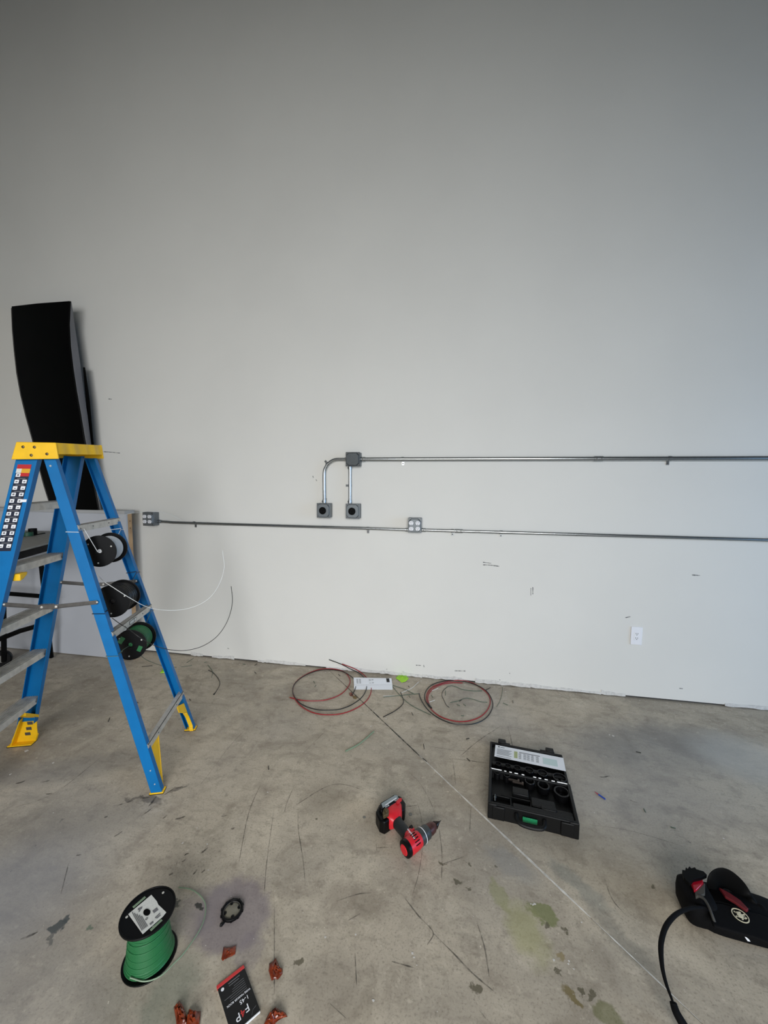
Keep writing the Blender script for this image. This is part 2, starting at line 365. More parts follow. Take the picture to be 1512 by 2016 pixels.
for (u, v, s_) in [(360, 1660, .009), (408, 1662, .007), (388, 1630, .004), (345, 1700, .004), (525, 1673, .004), (527, 1560, .006), (410, 1713, .006), (1053, 1780, .008), (1049, 1781, .008), (1045, 1780, .006), (1120, 1892, .006), (1119, 1898, .006), (1130, 1908, .006), (1090, 1890, .007), (1145, 1816, .005), (812, 1877, .008), (815, 1885, .006), (700, 1840, .005), (1170, 1600, .005), (1072, 1452, .004), (1130, 1475, .004), (1193, 1490, .004), (1207, 1449, .012), (1200, 1447, .01), (760, 1415, .012), (730, 1430, .01), (1235, 1340+640/2.95, .006), (1425, 1651, .006), (455, 1765, .003), (105, 1590+10, .004), (52, 1478, .02), (20, 1525, .012), (105, 1502, .01), (640, 1845, .006), (735, 1970, .007)]:
    crumb(fl(u, v), s_)
for _ in range(260):
    p = Vector((random.uniform(-2.4, 1.8), random.uniform(.95, 2.95), 0)); crumb(p, random.choice((.0012, .0018, .0025, .003)))
for _ in range(160):
    p = Vector((random.uniform(-2.5, 1.9), D-.01-abs(random.gauss(0, .05)), 0)); crumb(p, random.choice((.002, .004, .006, .008)))
tag(obj('plaster_crumbs', cr, mat('plaster_white', (206, 202, 196), .9), smooth=False), 'white plaster crumbs scattered over the concrete floor', 'debris', kind='stuff')

# ------------------------------------------------------------------ walls
def paint_mat(name, rgb):
    m = mat(name, rgb, .55, noise=.035, scale=1.2, spec=.3)
    nt = m.node_tree; N = nt.nodes; L = nt.links; n = N.new('ShaderNodeTexNoise'); n.inputs['Scale'].default_value = 220; n.inputs['Detail'].default_value = 3
    bp = N.new('ShaderNodeBump'); bp.inputs['Strength'].default_value = .12; bp.inputs['Distance'].default_value = .0015
    L.new(n.outputs['Fac'], bp.inputs['Height']); L.new(bp.outputs[0], N['Principled BSDF'].inputs['Normal']); return m
WPM = paint_mat('white_wall_paint', (226, 224, 218))
HC = 6.2
wb = MB(); wb.bb((X0, D, .014), (X1, D+.12, HC))
wall = obj('wall_back', wb, WPM, smooth=False, kind='structure')
wb2 = MB(); wb2.bb((X0, D+.012, -.01), (X1, D+.11, .016)); obj('bottom_plate_gap', wb2, mat('gap_dark', (58, 56, 54), .9), wall, smooth=False)
# rough mud and torn paper along the bottom edge
mud = MB(); x = X0+3.4
while x < 2.6:
    L_ = random.uniform(.05, .3); h1, h2 = random.uniform(.012, .035), random.uniform(.010, .03)
    if random.random() < .75:
        n = 6; top = [Vector((x+L_*i/n, D-.0035, .004+(h1+(h2-h1)*i/n)*random.uniform(.75, 1.15))) for i in range(n+1)]
        bot = [Vector((x+L_*i/n, D-.004, random.uniform(.001, .010))) for i in range(n+1)]
        mud.prism(bot+top[::-1], (0, .0035, 0))
    x += L_
obj('joint_compound', mud, mat('rough_mud', (214, 212, 208), .85, noise=.2, scale=60, bump=.5), wall, smooth=False, kind='stuff')
wsc = fade_mat('wall_scuff', (96, 96, 98), .8, 40)
for q in ([(951, 1107), (967, 1109)], [(951, 1112), (965, 1112.5), (983, 1115)], [(1045, 1158), (1045, 1172)], [(1049, 1156), (1049, 1170)], [(1362, 1132), (1378, 1133)], [(194, 889), (215, 890), (236, 892)], [(214, 785.5), (220, 786)], [(616, 937), (617, 941)], [(622, 944), (624, 947)], [(643, 981), (643, 984)],
          [(1337, 1355), (1344, 1355.5)], [(819, 1309.5), (829, 1310)], [(834, 1309), (835, 1313)], [(895, 1320.5), (916, 1321)], [(1003, 1325), (1004, 1326)], [(1231, 1216), (1241, 1214)], [(761, 1317), (762, 1318)], [(448, 1276), (451, 1277)], [(983, 1338), (985, 1339)]):
    obj('scuff_mark', ribbon([wl(a, b) for a, b in q], .0065, .0012, plane='wall', taper=False), wsc, wall)
def slab(name, a, b, m, parent=None, kind='structure', **k):
    q = MB(); q.bb(a, b); return obj(name, q, m, parent, smooth=False, kind=kind if parent is None else None, **k)
slab('wall_left', (X0-.12, Y0, 0), (X0, D+.12, HC), WPM)
ceilm = mat('dark_ceiling_deck', (92, 92, 90), .8, noise=.1, scale=3)
slab('ceiling', (X0-.12, Y0-.12, HC), (X1+.12, D+.12, HC+.1), ceilm)
# right wall with the window opening, rear wall with the open overhead door
rw = MB(); rw.bb((X1, Y0, 0), (X1+.12, -.6, HC)); rw.bb((X1, 2.4, 0), (X1+.12, D, HC)); rw.bb((X1, -.6, 0), (X1+.12, 2.4, .3)); rw.bb((X1, -.6, 2.8), (X1+.12, 2.4, HC))
obj('wall_right', rw, WPM, smooth=False, kind='structure')
bw = MB(); bw.bb((X0, Y0-.12, 0), (-3.2, Y0, HC)); bw.bb((2.0, Y0-.12, 0), (X1, Y0, HC)); bw.bb((-3.2, Y0-.12, 3.3), (2.0, Y0, HC))
obj('wall_rear', bw, WPM, smooth=False, kind='structure')

# low stud wall on the left
hw = thing('wall_low', (-4.4, 2.85, 0), None, None); tag(hw, kind='structure')
q = MB(); q.bb((X0, 2.795, 0.008), (-2.672, 2.811, 1.262)); obj('drywall_panel', q, drywall_low, hw, smooth=False)
q = MB(); q.bb((X0, 2.812, 0), (-2.760, 2.845, 1.255)); obj('inner_framing', q, drywall_low, hw, smooth=False)
q = MB(); q.bb((-2.713, 2.812, 0.0), (-2.674, 2.858, 1.262)); obj('end_stud', q, wood, hw, bevel=.002, label='bare pine end stud')
q = MB(); q.bb((X0, 2.787, 1.263), (-2.678, 2.892, 1.290)); obj('cap_board', q, mat('cap_grey', (176, 176, 176), .6), hw, bevel=.002)
for zz in (1.14, 1.2):
    q = MB(); q.lathe([(0, .001), (.005, 0), (.005, -.002)], (-2.673, 2.835, zz), (1, 0, 0), 8); obj('knot', q, mat('knot_brown', (96, 66, 40), .8) if 'knot_brown' not in MATS else MATS['knot_brown'], hw)

# ------------------------------------------------------------------ conduits and boxes
DB = .078
def ebox(u0, v0, u1, v1, label, cover_mat, cat='electrical box', kind=None, group=None):
    yf = D-DB; a = wl(u0, v1, yf); b = wl(u1, v0, yf)
    if b.x-a.x < .09: a.x = b.x-.11
    cx, cz = (a.x+b.x)/2, (a.z+b.z)/2; hw_, hh = (b.x-a.x)/2, (b.z-a.z)/2
    t = thing('electrical_box', (cx, D-.002, cz-hh), label, cat, group)
    q = MB(); q.bb((cx-hw_, yf+.016, cz-hh), (cx+hw_, D-.0005, cz+hh)); obj('box_body', q, boxm, t, bevel=.004)
    c1 = .016
    def octo(k, hx, hz): return [(cx-hx+k, cz-hz), (cx+hx-k, cz-hz), (cx+hx, cz-hz+k), (cx+hx, cz+hz-k), (cx+hx-k, cz+hz), (cx-hx+k, cz+hz), (cx-hx, cz+hz-k), (cx-hx, cz-hz+k)]
    q = MB(); q.bb((cx-hw_-.001, yf+.012, cz-hh-.001), (cx+hw_+.001, yf+.016, cz+hh+.001))
    q.loft([[Vector((x_, yf+.012, z_)) for x_, z_ in octo(.02, hw_-.003, hh-.003)], [Vector((x_, yf, z_)) for x_, z_ in octo(.018, hw_-.008, hh-.008)]])
    cv = obj('cover', q, cover_mat, t, bevel=.0012)
    for sx in (-1, 1):
        for sz in (-1, 1):
            q = MB(); q.lathe([(.0045, .0), (.0045, .003), (.003, .004), (0, .004)], (cx+sx*(hw_-.009), yf+.012, cz+sz*(hh-.009)), (0, -1, 0), 10); obj('screw', q, steel, cv)
    return t, cv, cx, cz, hw_, hh, yf
def receptacle(parent, p, r=.017, name='receptacle'):
    q = MB(); q.lathe([(r, 0), (r, .003), (r-.001, .004), (0, .004)], p, (0, -1, 0), 24)
    pts = q.v
    for v_ in pts: v_.z = p[2]+max(-r*.82, min(r*.82, v_.z-p[2]))
    rc = obj(name, q, whitep, parent)
    for dx, dz, sx_, sz_ in ((-.0062, .004, .0026, .009), (.0062, .004, .0026, .008)):
        q = MB(); q.bb((p[0]+dx-sx_/2, p[1]-.0046, p[2]+dz-sz_/2), (p[0]+dx+sx_/2, p[1]-.0035, p[2]+dz+sz_/2)); obj('slot', q, dkslot, rc)
    q = MB(); q.lathe([(.0027, 0), (.0027, .001), (0, .001)], (p[0], p[1]-.0036, p[2]-.0085), (0, -1, 0), 10); obj('slot', q, dkslot, rc)
    return rc
t, cv, cx, cz, hw_, hh, yf = ebox(680, 890, 707.5, 917.8, 'blank dark-grey metal junction box where the upper conduits meet', boxdark, 'junction box'); JB = (cx, cz, hw_, hh)
def socket_box(u0, v0, u1, v1, label):
    t, cv, cx, cz, hw_, hh, yf = ebox(u0, v0, u1, v1, label, boxm, 'outlet box', group='grey boxes with one round black socket')
    q = MB(); q.lathe([(.028, 0), (.0285, .004), (.026, .006), (.024, .001), (0, .001)], (cx-.002, yf, cz), (0, -1, 0), 32); so = obj('round_socket', q, blackm, t, label='black round locking socket')
    for a in range(3):
        an = R(90+120*a); q = MB(); q.tube([(cx-.002+math.cos(an+s_*.3)*.014, yf-.0014, cz+math.sin(an+s_*.3)*.014) for s_ in (-1, 0, 1)], .0012, 6); obj('slot', q, dkslot, so)
    return cx, cz, hw_, hh
B1 = socket_box(622.8, 991.3, 648.6, 1019.3, 'grey box with round black socket below the bent conduit, the left one of two')
B2 = socket_box(680, 992.3, 706.8, 1020.8, 'grey box with round black socket straight below the blank junction box')
t, cv, cx, cz, hw_, hh, yf = ebox(803, 1020.5, 829.5, 1048.5, 'grey quad outlet box in the middle of the lower conduit run', boxm, 'outlet box', group='grey quad outlet boxes'); QM = (cx, cz, hw_, hh)
for u, v in ((809.5, 1029.8), (822.6, 1030), (809.5, 1041.1), (822.6, 1041.1)):
    receptacle(t, wl(u, v, yf), .0172)
t, cv, cx, cz, hw_, hh, yf = ebox(279.5, 1008.8, 299.8, 1035, 'grey quad outlet box nearest the ladder, at the left end of the lower conduit', boxm, 'outlet box', group='grey quad outlet boxes'); QL = (cx, cz, hw_, hh)
for sx in (-1, 1):
    for sz in (-1, 1): receptacle(t, (cx+sx*.024, yf, cz+sz*.0215), .0172)
# white duplex wall plate low on the right
p0, p1 = wl(1240, 1268), wl(1264.5, 1234.5)
t = thing('wall_outlet', ((p0.x+p1.x)/2, D, p0.z), 'white duplex outlet plate low on the wall at the right', 'wall outlet')
q = MB(); q.bb((p0.x, D-.008, p0.z), (p1.x, D-.0003, p1.z)); pl = obj('cover_plate', q, whitep, t, bevel=.004, seg=3)
cx, cz = (p0.x+p1.x)/2+.001, (p0.z+p1.z)/2
q = MB(); q.bb((cx-.0165, D-.0095, cz-.033), (cx+.0165, D-.0078, cz+.033)); fc = obj('outlet_face', q, whitep, t, bevel=.001)
for k in (-1, 1):
    for dx in (-.0062, .0062):
        q = MB(); q.bb((cx+dx-.0013, D-.0103, cz+k*.016-.002), (cx+dx+.0013, D-.0093, cz+k*.016+.006)); obj('slot', q, dkslot, fc)
    q = MB(); q.lathe([(.0028, 0), (.0028, .001), (0, .001)], (cx, D-.0095, cz+k*.016-.008*1), (0, -1, 0), 10); obj('slot', q, dkslot, fc)

def conduit(label, pts, r, straps=(), couplings=(), conns=(), vertical=False):
    P = smooth_path(pts, 8) if len(pts) > 2 else [Vector(p) for p in pts]
    t = thing('conduit', pts[0], label, 'conduit')
    q = MB(); q.tube(P, r, 16); obj('pipe', q, galv, t)
    for (c, ax, side) in straps:
        c = Vector(c); ax = Vector(ax); out = Vector((0, -1, 0)); sd = Vector(side)
        q = MB(); secs = []
        for a in [R(x_) for x_ in range(-90, 91, 15)]:
            d = (-sd)*math.cos(a)*-1*0+out*math.cos(a)+sd*math.sin(a)
            secs.append([c+d*(r+.0008)-ax*.009, c+d*(r+.0008)+ax*.009, c+d*(r+.0028)+ax*.009, c+d*(r+.0028)-ax*.009])
        q.loft(secs)
        yw = D-.0035-c.y
        q.box(c+sd*(r+.014)-out*yw*0+Vector((0, yw, 0)), (.018, .0025, .026), ax, (0, 1, 0), sd)
        q.box(c+sd*(r+.0015)+Vector((0, yw/2, 0)), (.018, abs(yw)+.002, .002), ax, (0, 1, 0), sd)
        so = obj('strap', q, galv, t)
        q = MB(); q.lathe([(.0055, 0), (.0055, .002), (.003, .004), (0, .004)], c+sd*(r+.016)+Vector((0, yw-.001, 0)), (0, -1, 0), 10); obj('screw', q, steel, so)
    for (a, b) in list(couplings)+list(conns):
        a, b = Vector(a), Vector(b); ax = (b-a).normalized(); L_ = (b-a).length
        q = MB(); q.lathe([(r+.0005, 0), (r+.0035, .001), (r+.0035, L_-.001), (r+.0005, L_)], a, ax, 20)
        co = obj('coupling' if (a, b) in [(Vector(x_), Vector(y_)) for x_, y_ in couplings] else 'connector', q, galv, t)
        for k in ((.25, .75) if L_ > .05 else (.5,)):
            c = a+ax*L_*k; o_ = Vector((0, -1, 0)) if abs(ax.z) < .5 else Vector((-.7, -.7, 0))
            q = MB(); q.lathe([(.004, 0), (.004, .006), (.002, .007), (0, .007)], c+o_*(r+.002), o_, 8); obj('set_screw', q, steel, co)
    return t
yu = D-.0215; zu = wl(1000, 903.7, yu).z; r1 = .0158
yl = D-.018; r2 = .0118
xe = X1-.02
sx_ = [wl(793, 905, yu).x, wl(1318, 901.5, yu).x, 2.35]
cpx = [wl(u, 903, yu).x for u in (1169, 1187)]
jx = JB[0]+JB[2]; zu_j = wl(716, 904, yu).z; zj = (zu+zu_j)/2
conduit('long thick galvanised conduit running right from the blank junction box', [(jx+.0, yu, zj), (xe, yu, zj)], r1, straps=[((s_, yu, zj), (1, 0, 0), (0, 0, -1)) for s_ in sx_],
        couplings=[((cpx[0], yu, zj), (cpx[1], yu, zj))], conns=[((jx, yu, zj), (jx+.034, yu, zj))])
zl = [wl(u, v, yl).z for u, v in ((312, 1028), (795, 1041.5), (832, 1043), (1172, 1054), (1505, 1064))]
zlm = sum(zl)/5
xa = QL[0]+QL[2]; xb = QM[0]-QM[2]; xc = QM[0]+QM[2]
conduit('thin galvanised conduit between the two quad outlet boxes', [(xa, yl, zlm+.008), (xa+.10, yl, zlm+.006), (xa+.3, yl, zlm+.002), (xb-.4, yl, zlm), (xb, yl, zlm-.002)], r2,
        straps=[((wl(383, 1030, yl).x, yl, zlm+.004), (1, 0, 0), (0, 0, -1)), ((wl(724, 1040, yl).x, yl, zlm-.001), (1, 0, 0), (0, 0, -1))], conns=[((xa, yl, zlm+.008), (xa+.03, yl, zlm+.008)), ((xb-.025, yl, zlm-.002), (xb, yl, zlm-.002))])
c1x = [wl(u, 1045, yl).x for u in (896, 911)]
conduit('thin galvanised conduit running right from the middle quad outlet box', [(xc, yl, zlm), (xe, yl, zlm-.0)], r2,
        straps=[((wl(u, 1045, yl).x, yl, zlm), (1, 0, 0), (0, 0, -1)) for u in (891, 987)]+[((2.1, yl, zlm), (1, 0, 0), (0, 0, -1))], couplings=[((c1x[0], yl, zlm), (c1x[1], yl, zlm))], conns=[((xc, yl, zlm), (xc+.03, yl, zlm))])
yv = D-.022; r3 = .0118
xv1 = wl(638.5, 970, yv).x; xv2 = wl(689, 955, yv).x
zb1 = B1[1]+B1[3]; zb2 = B2[1]+B2[3]; zjb = JB[1]-JB[3]; xjl = JB[0]-JB[2]
Rb = .115
bend = [(xv1, yv, zb1), (xv1, yv, zb1+.06), (xv1-.001, yv, zj-Rb-.03)]+[(xv1+Rb-Rb*math.cos(R(a)), yv, zj-Rb+Rb*math.sin(R(a))) for a in (10, 25, 45, 65, 80)]+[(xv1+Rb+.01, yv, zj), (xjl, yv, zj)]
conduit('curved conduit elbow from the left socket box up to the junction box', bend, r3+.001, straps=[((xv1+Rb*.29-.006, yv, zj-Rb*.29-.004), (.7, 0, .7), (-.7, 0, .7))], conns=[((xv1, yv, zb1), (xv1, yv, zb1+.028)), ((xjl-.02, yv, zj), (xjl, yv, zj))])
conduit('short straight vertical conduit between junction box and right socket box', [(xv2, yv, zb2), (xv2, yv, zjb)], r3, straps=[((xv2, yv, wl(689, 956, yv).z), (0, 0, 1), (-1, 0, 0))], conns=[((xv2, yv, zb2), (xv2, yv, zb2+.028)), ((xv2, yv, zjb-.024), (xv2, yv, zjb))])

# ------------------------------------------------------------------ step ladder; local frame: s = spread, w = width, z = up
LO = Vector((-1.576, 2.084, 0)); LW = Vector((.327, -.945, 0)).normalized(); LS = Vector((-.945, -.327, 0)).normalized()
LS = (LS-LW*LS.dot(LW)).normalized()
def L3(s_, w_, z_): return LO+LS*s_+LW*w_+Vector((0, 0, z_))
mw = Matrix((LS, LW, Vector((0, 0, 1)))).transposed().to_4x4(); mw.translation = L3(.47, .26, 0)
lad = thing('step_ladder', None, 'blue fibreglass step ladder with yellow cap and feet, wire spools between its back rails', 'ladder', mw=mw)
wn = lambda z: .526-.052*z
wf = lambda z: -.002+.052*z
sr = lambda z: -.018+.266*z                # rear edge of back rails
ss = lambda z: .884-.238*z                 # rear edge of step rails
def channel(name, sfun, wfun, inward, depth, flange, z0, z1, t_=.0045):
    secs = []
    for z in (z0, z1):
        s0, s1, w0, w1 = sfun(z), sfun(z)+depth, wfun(z), wfun(z)+inward*flange
        k = inward*t_
        secs.append([L3(a, b, z) for a, b in ((s0, w0), (s1, w0), (s1, w1), (s1-t_, w1), (s1-t_, w0+k), (s0+t_, w0+k), (s0+t_, w1), (s0, w1))])
    q = MB(); q.loft(secs); return obj(name, q, blue, lad, bevel=.0012, angle=25)
nr = channel('rear_rail', sr, wn, -1, .050, .030, .006, 1.655)
fr = channel('rear_rail', sr, wf, 1, .050, .030, .006, 1.665)
ns = channel('step_rail', ss, wn, -1, .088, .032, .13, 1.655)
fs_ = channel('step_rail', ss, wf, 1, .088, .032, .13, 1.675)
def rivet(parent, p, n, r=.005, m=steel):
    q = MB(); q.lathe([(r, 0), (r*.9, .0015), (r*.5, .003), (0, .0032)], p, n, 10); return obj('rivet', q, m, parent)
for zz in (.05, .12): rivet(nr, L3(sr(zz)+.02, wn(zz), zz), LW, .0035, alu)
rivet(nr, L3(sr(1.61)+.03, wn(1.61), 1.61), LW, .005, alu)
for zs in (.286, .572, .84, 1.135, 1.43):
    a, b = ss(zs-.034)+.0055, ss(zs)+.083; wi, wo = wf(zs)+.006, wn(zs)-.006
    q = MB()
    def lb(s0, s1, z0, z1, w0=wi, w1=wo): q.prism([L3(s0, w0, z0), L3(s1, w0, z0), L3(s1, w1, z0), L3(s0, w1, z0)], (0, 0, z1-z0))
    lb(a, b, zs-.003, zs); lb(a, a+.003, zs-.034, zs-.003); lb(b-.003, b, zs-.028, zs-.003)
    for k in range(7): lb(a+.008+k*.0115, a+.012+k*.0115, zs, zs+.0022)
    so = obj('step', q, alu, lad, smooth=False)
    for w_ in (wi+.03, wo-.03): rivet(so, L3(a, w_, zs-.018), -LS, .004)
q = MB(); zs = 1.135; pts = [L3(ss(zs)-.012, wn(zs)-.034-a, zs-.034-b) for a, b in ((0, 0), (.052, .0), (.045, .014), (.02, .030), (0, .034))]
q.prism(pts, LS*.05); obj('step_bracket', q, yellow, lad, bevel=.004, label='yellow plastic bracket under the second step from the top')
for zb in (1.315, .797, .232):
    q = MB(); a = sr(zb)-.001; wi, wo = wf(zb)+.003, wn(zb)-.003
    q.prism([L3(a, wi, zb-.017), L3(a, wo, zb-.017), L3(a, wo, zb+.017), L3(a, wi, zb+.017)], LS*.003)
    q.prism([L3(a, wi, zb+.014), L3(a, wo, zb+.014), L3(a, wo, zb+.017), L3(a, wi, zb+.017)], LS*.028)
    br = obj('rear_brace', q, alu, lad, smooth=False)
    for w_ in (wi+.016, wi+.12, wo-.12, wo-.016): rivet(br, L3(a, w_, zb), -LS, .004)
    if abs(zb-.797) < .01:
        q = MB(); w0 = .24
        q.prism([L3(a-.0006, w0, zb-.010), L3(a-.0006, w0+.075, zb-.010), L3(a-.0006, w0+.075, zb+.010), L3(a-.0006, w0, zb+.010)], -LS*.0006); st_ = obj('brace_sticker', q, inkd, br, smooth=False, label='small black and white sticker')
        for x0, x1 in ((.003, .022), (.028, .071)):
            q = MB(); q.prism([L3(a-.0013, w0+x0, zb-.0075), L3(a-.0013, w0+x1, zb-.0075), L3(a-.0013, w0+x1, zb+.0075), L3(a-.0013, w0+x0, zb+.0075)], -LS*.0004)
            st_2 = obj('sticker_panel', q, label_w, br, smooth=False)
# spreader bars
for wz, sgn in ((wn, 1), (wf, -1)):
    off = .006*sgn if sgn > 0 else .036
    A = L3(.252, wz(.965)+off, .966); Bq = L3(.640, wz(.97)+off, .972); C1 = L3(.425, wz(.95)+off, .953); C2 = L3(.485, wz(.95)+off, .953)
    for a, b in ((A, C1), (C2, Bq)):
        d = (b-a).normalized(); nrm = LW; upv = d.cross(nrm).normalized()
        q = MB(); q.box((a+b)/2, ((b-a).length, .003, .018), d, nrm, upv); q.box((a+b)/2+upv*-.008+nrm*.003, ((b-a).length, .006, .002), d, nrm, upv); sp = obj('spreader_bar', q, steel, lad, bevel=.0006)
        for e in (a, b): rivet(sp, e+LW*.0015, LW, .005, alu)
    q = MB(); q.box((C1+C2)/2+LW*.003, (.078, .003, .022), LS, LW, (0, 0, 1)); hg = obj('spreader_hinge', q, steel, lad, bevel=.001)
    for e in (C1, C2): rivet(hg, e+LW*.0045, LW, .006, alu)
# cap
cz0, cz1 = 1.642, 1.716
wc0, wc1 = .085, .458
_L3 = L3
def L3(s_, w_, z_): return _L3(s_, w_, z_+.022*(wc1-w_)/(wc1-wc0))
q = MB(); q.prism([L3(.405, wc0, cz1-.012), L3(.555, wc0, cz1-.012), L3(.555, wc1, cz1-.012), L3(.405, wc1, cz1-.012)], (0, 0, .012)); obj('cap_top', q, yellow, lad, bevel=.004)
for w_, dz in ((wc1-.001, 0), (wc0-.005, .0)):
    q = MB(); q.prism([L3(.400, w_, cz1), L3(.560, w_, cz1), L3(.585, w_, cz0-.006), L3(.392, w_, cz0)], LW*.008); cs = obj('cap_side', q, yellow, lad, bevel=.003)
    if w_ > .3:
        for s_, z_ in ((.533, 1.694), (.487, 1.694), (.502, 1.657), (.438, 1.664)): rivet(cs, L3(s_, w_+.008, z_), LW, .0068, mat('rivet_dark', (96, 84, 60), .4, .7) if 'rivet_dark' not in MATS else MATS['rivet_dark'])
rows = []
for k in range(25):
    w_ = wc0+(wc1-wc0)*k/24; b_ = .0035*math.sin(k*1.1)-.010*math.exp(-((k-6)/1.3)**2)-.008*math.exp(-((k-17)/1.2)**2)
    rows.append([L3(.402+b_, w_, cz1-.002), L3(.394+b_, w_, cz0+.022), L3(.400+b_, w_, cz0+.022), L3(.410+b_, w_, cz1-.002)])
q = MB(); q.loft(rows); obj('cap_rear_skirt', q, yellow, lad)
q = MB(); q.prism([L3(.560, wc0, cz1), L3(.560, wc1, cz1), L3(.582, wc1, cz0), L3(.582, wc0, cz0)], -LS*.006); obj('cap_front_skirt', q, yellow, lad, bevel=.002)
L3 = _L3
# feet
def boot_step(wz, inw):
    zt = .175; q = MB(); z0 = .0; w0 = wz(0)
    prof = [(ss(0)-.012, .0), (ss(0)+.110, .0), (ss(0)+.112, .018), (ss(.1)+.100, .10), (ss(.16)+.088, .165), (ss(.16)+.01, .175), (ss(.09)-.002, .085), (ss(.03)-.018, .05)]
    q.prism([L3(a, w0+inw*.004, b) for a, b in prof], LW*inw*.006)
    q.prism([L3(a, w0-inw*.004, b) for a, b in prof[:3]+[(ss(.05)+.09, .05), (ss(.04)-.016, .045)]], LW*inw*.008)
    q.prism([L3(ss(0)-.012, w0-inw*.006, 0), L3(ss(0)+.112, w0-inw*.006, 0), L3(ss(0)+.112, w0+inw*.045, 0), L3(ss(0)-.012, w0+inw*.045, 0)], (0, 0, .008))
    q.prism([L3(ss(.03)+.100, w0+inw*.004, .006), L3(ss(.16)+.084, w0+inw*.004, .16), L3(ss(.16)+.084, w0+inw*.04, .15), L3(ss(.03)+.104, w0+inw*.045, .006)], -LS*.006)
    q.prism([L3(ss(.17), w0+inw*.01, .150), L3(ss(.17), w0+inw*.01, .168), L3(ss(.26), w0+inw*.14, .255), L3(ss(.26), w0+inw*.14, .235)], LS*.05)
    ft = obj('foot', q, yellow, lad, bevel=.002)
    for k in range(3):
        zz = .045+.032*k; q = MB(); q.prism([L3(ss(zz)+.020, w0+inw*.0115, zz), L3(ss(zz)+.048, w0+inw*.0115, zz), L3(ss(zz)+.050, w0+inw*.0115, zz+.018), L3(ss(zz)+.022, w0+inw*.0115, zz+.018)], -LW*inw*.001); obj('foot_slot', q, steel, ft, bevel=.0004)
    q = MB(); q.prism([L3(ss(0)-.013, w0-inw*.007, 0), L3(ss(0)+.113, w0-inw*.007, 0), L3(ss(0)+.113, w0+inw*.046, 0), L3(ss(0)-.013, w0+inw*.046, 0)], (0, 0, .003)); obj('rubber_pad', q, blackp, ft)
boot_step(wf, 1); boot_step(wn, -1)
def boot_rear(wz, inw, near):
    w0 = wz(0); q = MB(); sI = sr(0)+.004
    q.prism([L3(sr(0)-.006, w0-inw*.004, 0), L3(sr(0)+.058, w0-inw*.004, 0), L3(sr(0)+.058, w0+inw*.036, 0), L3(sr(0)-.006, w0+inw*.036, 0)], (0, 0, .008))
    if near:   # diagonal gusset up to the brace
        q.prism([L3(sr(.01)+.006, w0+inw*.006, .006), L3(sr(.01)+.006, w0+inw*.034, .006), L3(sr(.21)+.006, w0+inw*.135, .218), L3(sr(.21)+.006, w0+inw*.02, .218)], LS*.006)
        q.prism([L3(sr(.01)+.004, w0+inw*.030, .006), L3(sr(.01)+.004, w0+inw*.036, .006), L3(sr(.21)+.004, w0+inw*.139, .218), L3(sr(.21)+.004, w0+inw*.131, .218)], LS*.02)
    else:
        q.prism([L3(sr(z_)+.004, w0+inw*x_, z_) for x_, z_ in ((.008, .004), (.044, .004), (.044, .02), (.034, .03), (.040, .095), (.052, .125), (.125, .175), (.125, .215), (.045, .185), (.012, .18))], LS*.006)
        q.prism([L3(sr(z_)+.001, w0+inw*x_, z_) for x_, z_ in ((.040, .004), (.046, .004), (.046, .02), (.036, .03), (.042, .095), (.054, .125), (.048, .128), (.036, .098), (.030, .03), (.038, .018))], LS*.022)
    ft = obj('foot', q, yellow, lad, bevel=.0015)
    q = MB(); q.prism([L3(sr(0)-.007, w0-inw*.005, 0), L3(sr(0)+.059, w0-inw*.005, 0), L3(sr(0)+.059, w0+inw*.037, 0), L3(sr(0)-.007, w0+inw*.037, 0)], (0, 0, .003)); obj('rubber_pad', q, blackp, ft)
boot_rear(wn, -1, True); boot_rear(wf, 1, False)
# sticker on the near step rail: local axes along the rail
def RP(a, b, off=.0006):   # a across the web 0..1 from the s-high side, b down from the top (m)
    z = 1.615-b*.972; return L3(ss(z)+.088*(1-a), wn(z)+off, z)
def rquad(a0, a1, b0, b1, off, th=.0003):
    q = MB(); q.prism([RP(a0, b0, off), RP(a1, b0, off), RP(a1, b1, off), RP(a0, b1, off)], LW*th); return q
stk = obj('warning_sticker', rquad(.16, .80, .0, .41, .0006), navy, lad, smooth=False, label='tall navy sticker with rows of white pictograms under a red danger band')
obj('danger_band', rquad(.16, .80, .0, .020, .0010), mat('danger_red', (186, 22, 26), .5), stk, smooth=False)
obj('danger_band', rquad(.40, .80, .020, .040, .0010), mat('danger_amber', (216, 160, 30), .5), stk, smooth=False)
obj('danger_band', rquad(.40, .80, .040, .056, .0010), MATS['danger_red'], stk, smooth=False)
obj('danger_band', rquad(.16, .40, .020, .040, .0010), label_w, stk, smooth=False)
for k in range(12):
    for j, (a0, a1) in enumerate(((.20, .40), (.56, .76))):
        if k == 0 and j == 1: continue
        b0 = .042+k*.0305
        pc = obj('pictogram', rquad(a0, a1, b0, b0+.0165, .0012), whitep, stk, smooth=False)
        obj('pictogram_mark', rquad(a0+.05, a1-.05, b0+.004+.002*(k % 3), b0+.012, .0016, .0002), ink, stk, smooth=False)
    if k: obj('caption_line', rquad(.3, .68, b0-.0075, b0-.004, .0012), ink, stk, smooth=False)
obj('paint_drip', rquad(.70, .98, .165, .178, .0020, .0008), whitep, stk, label='white paint smear')

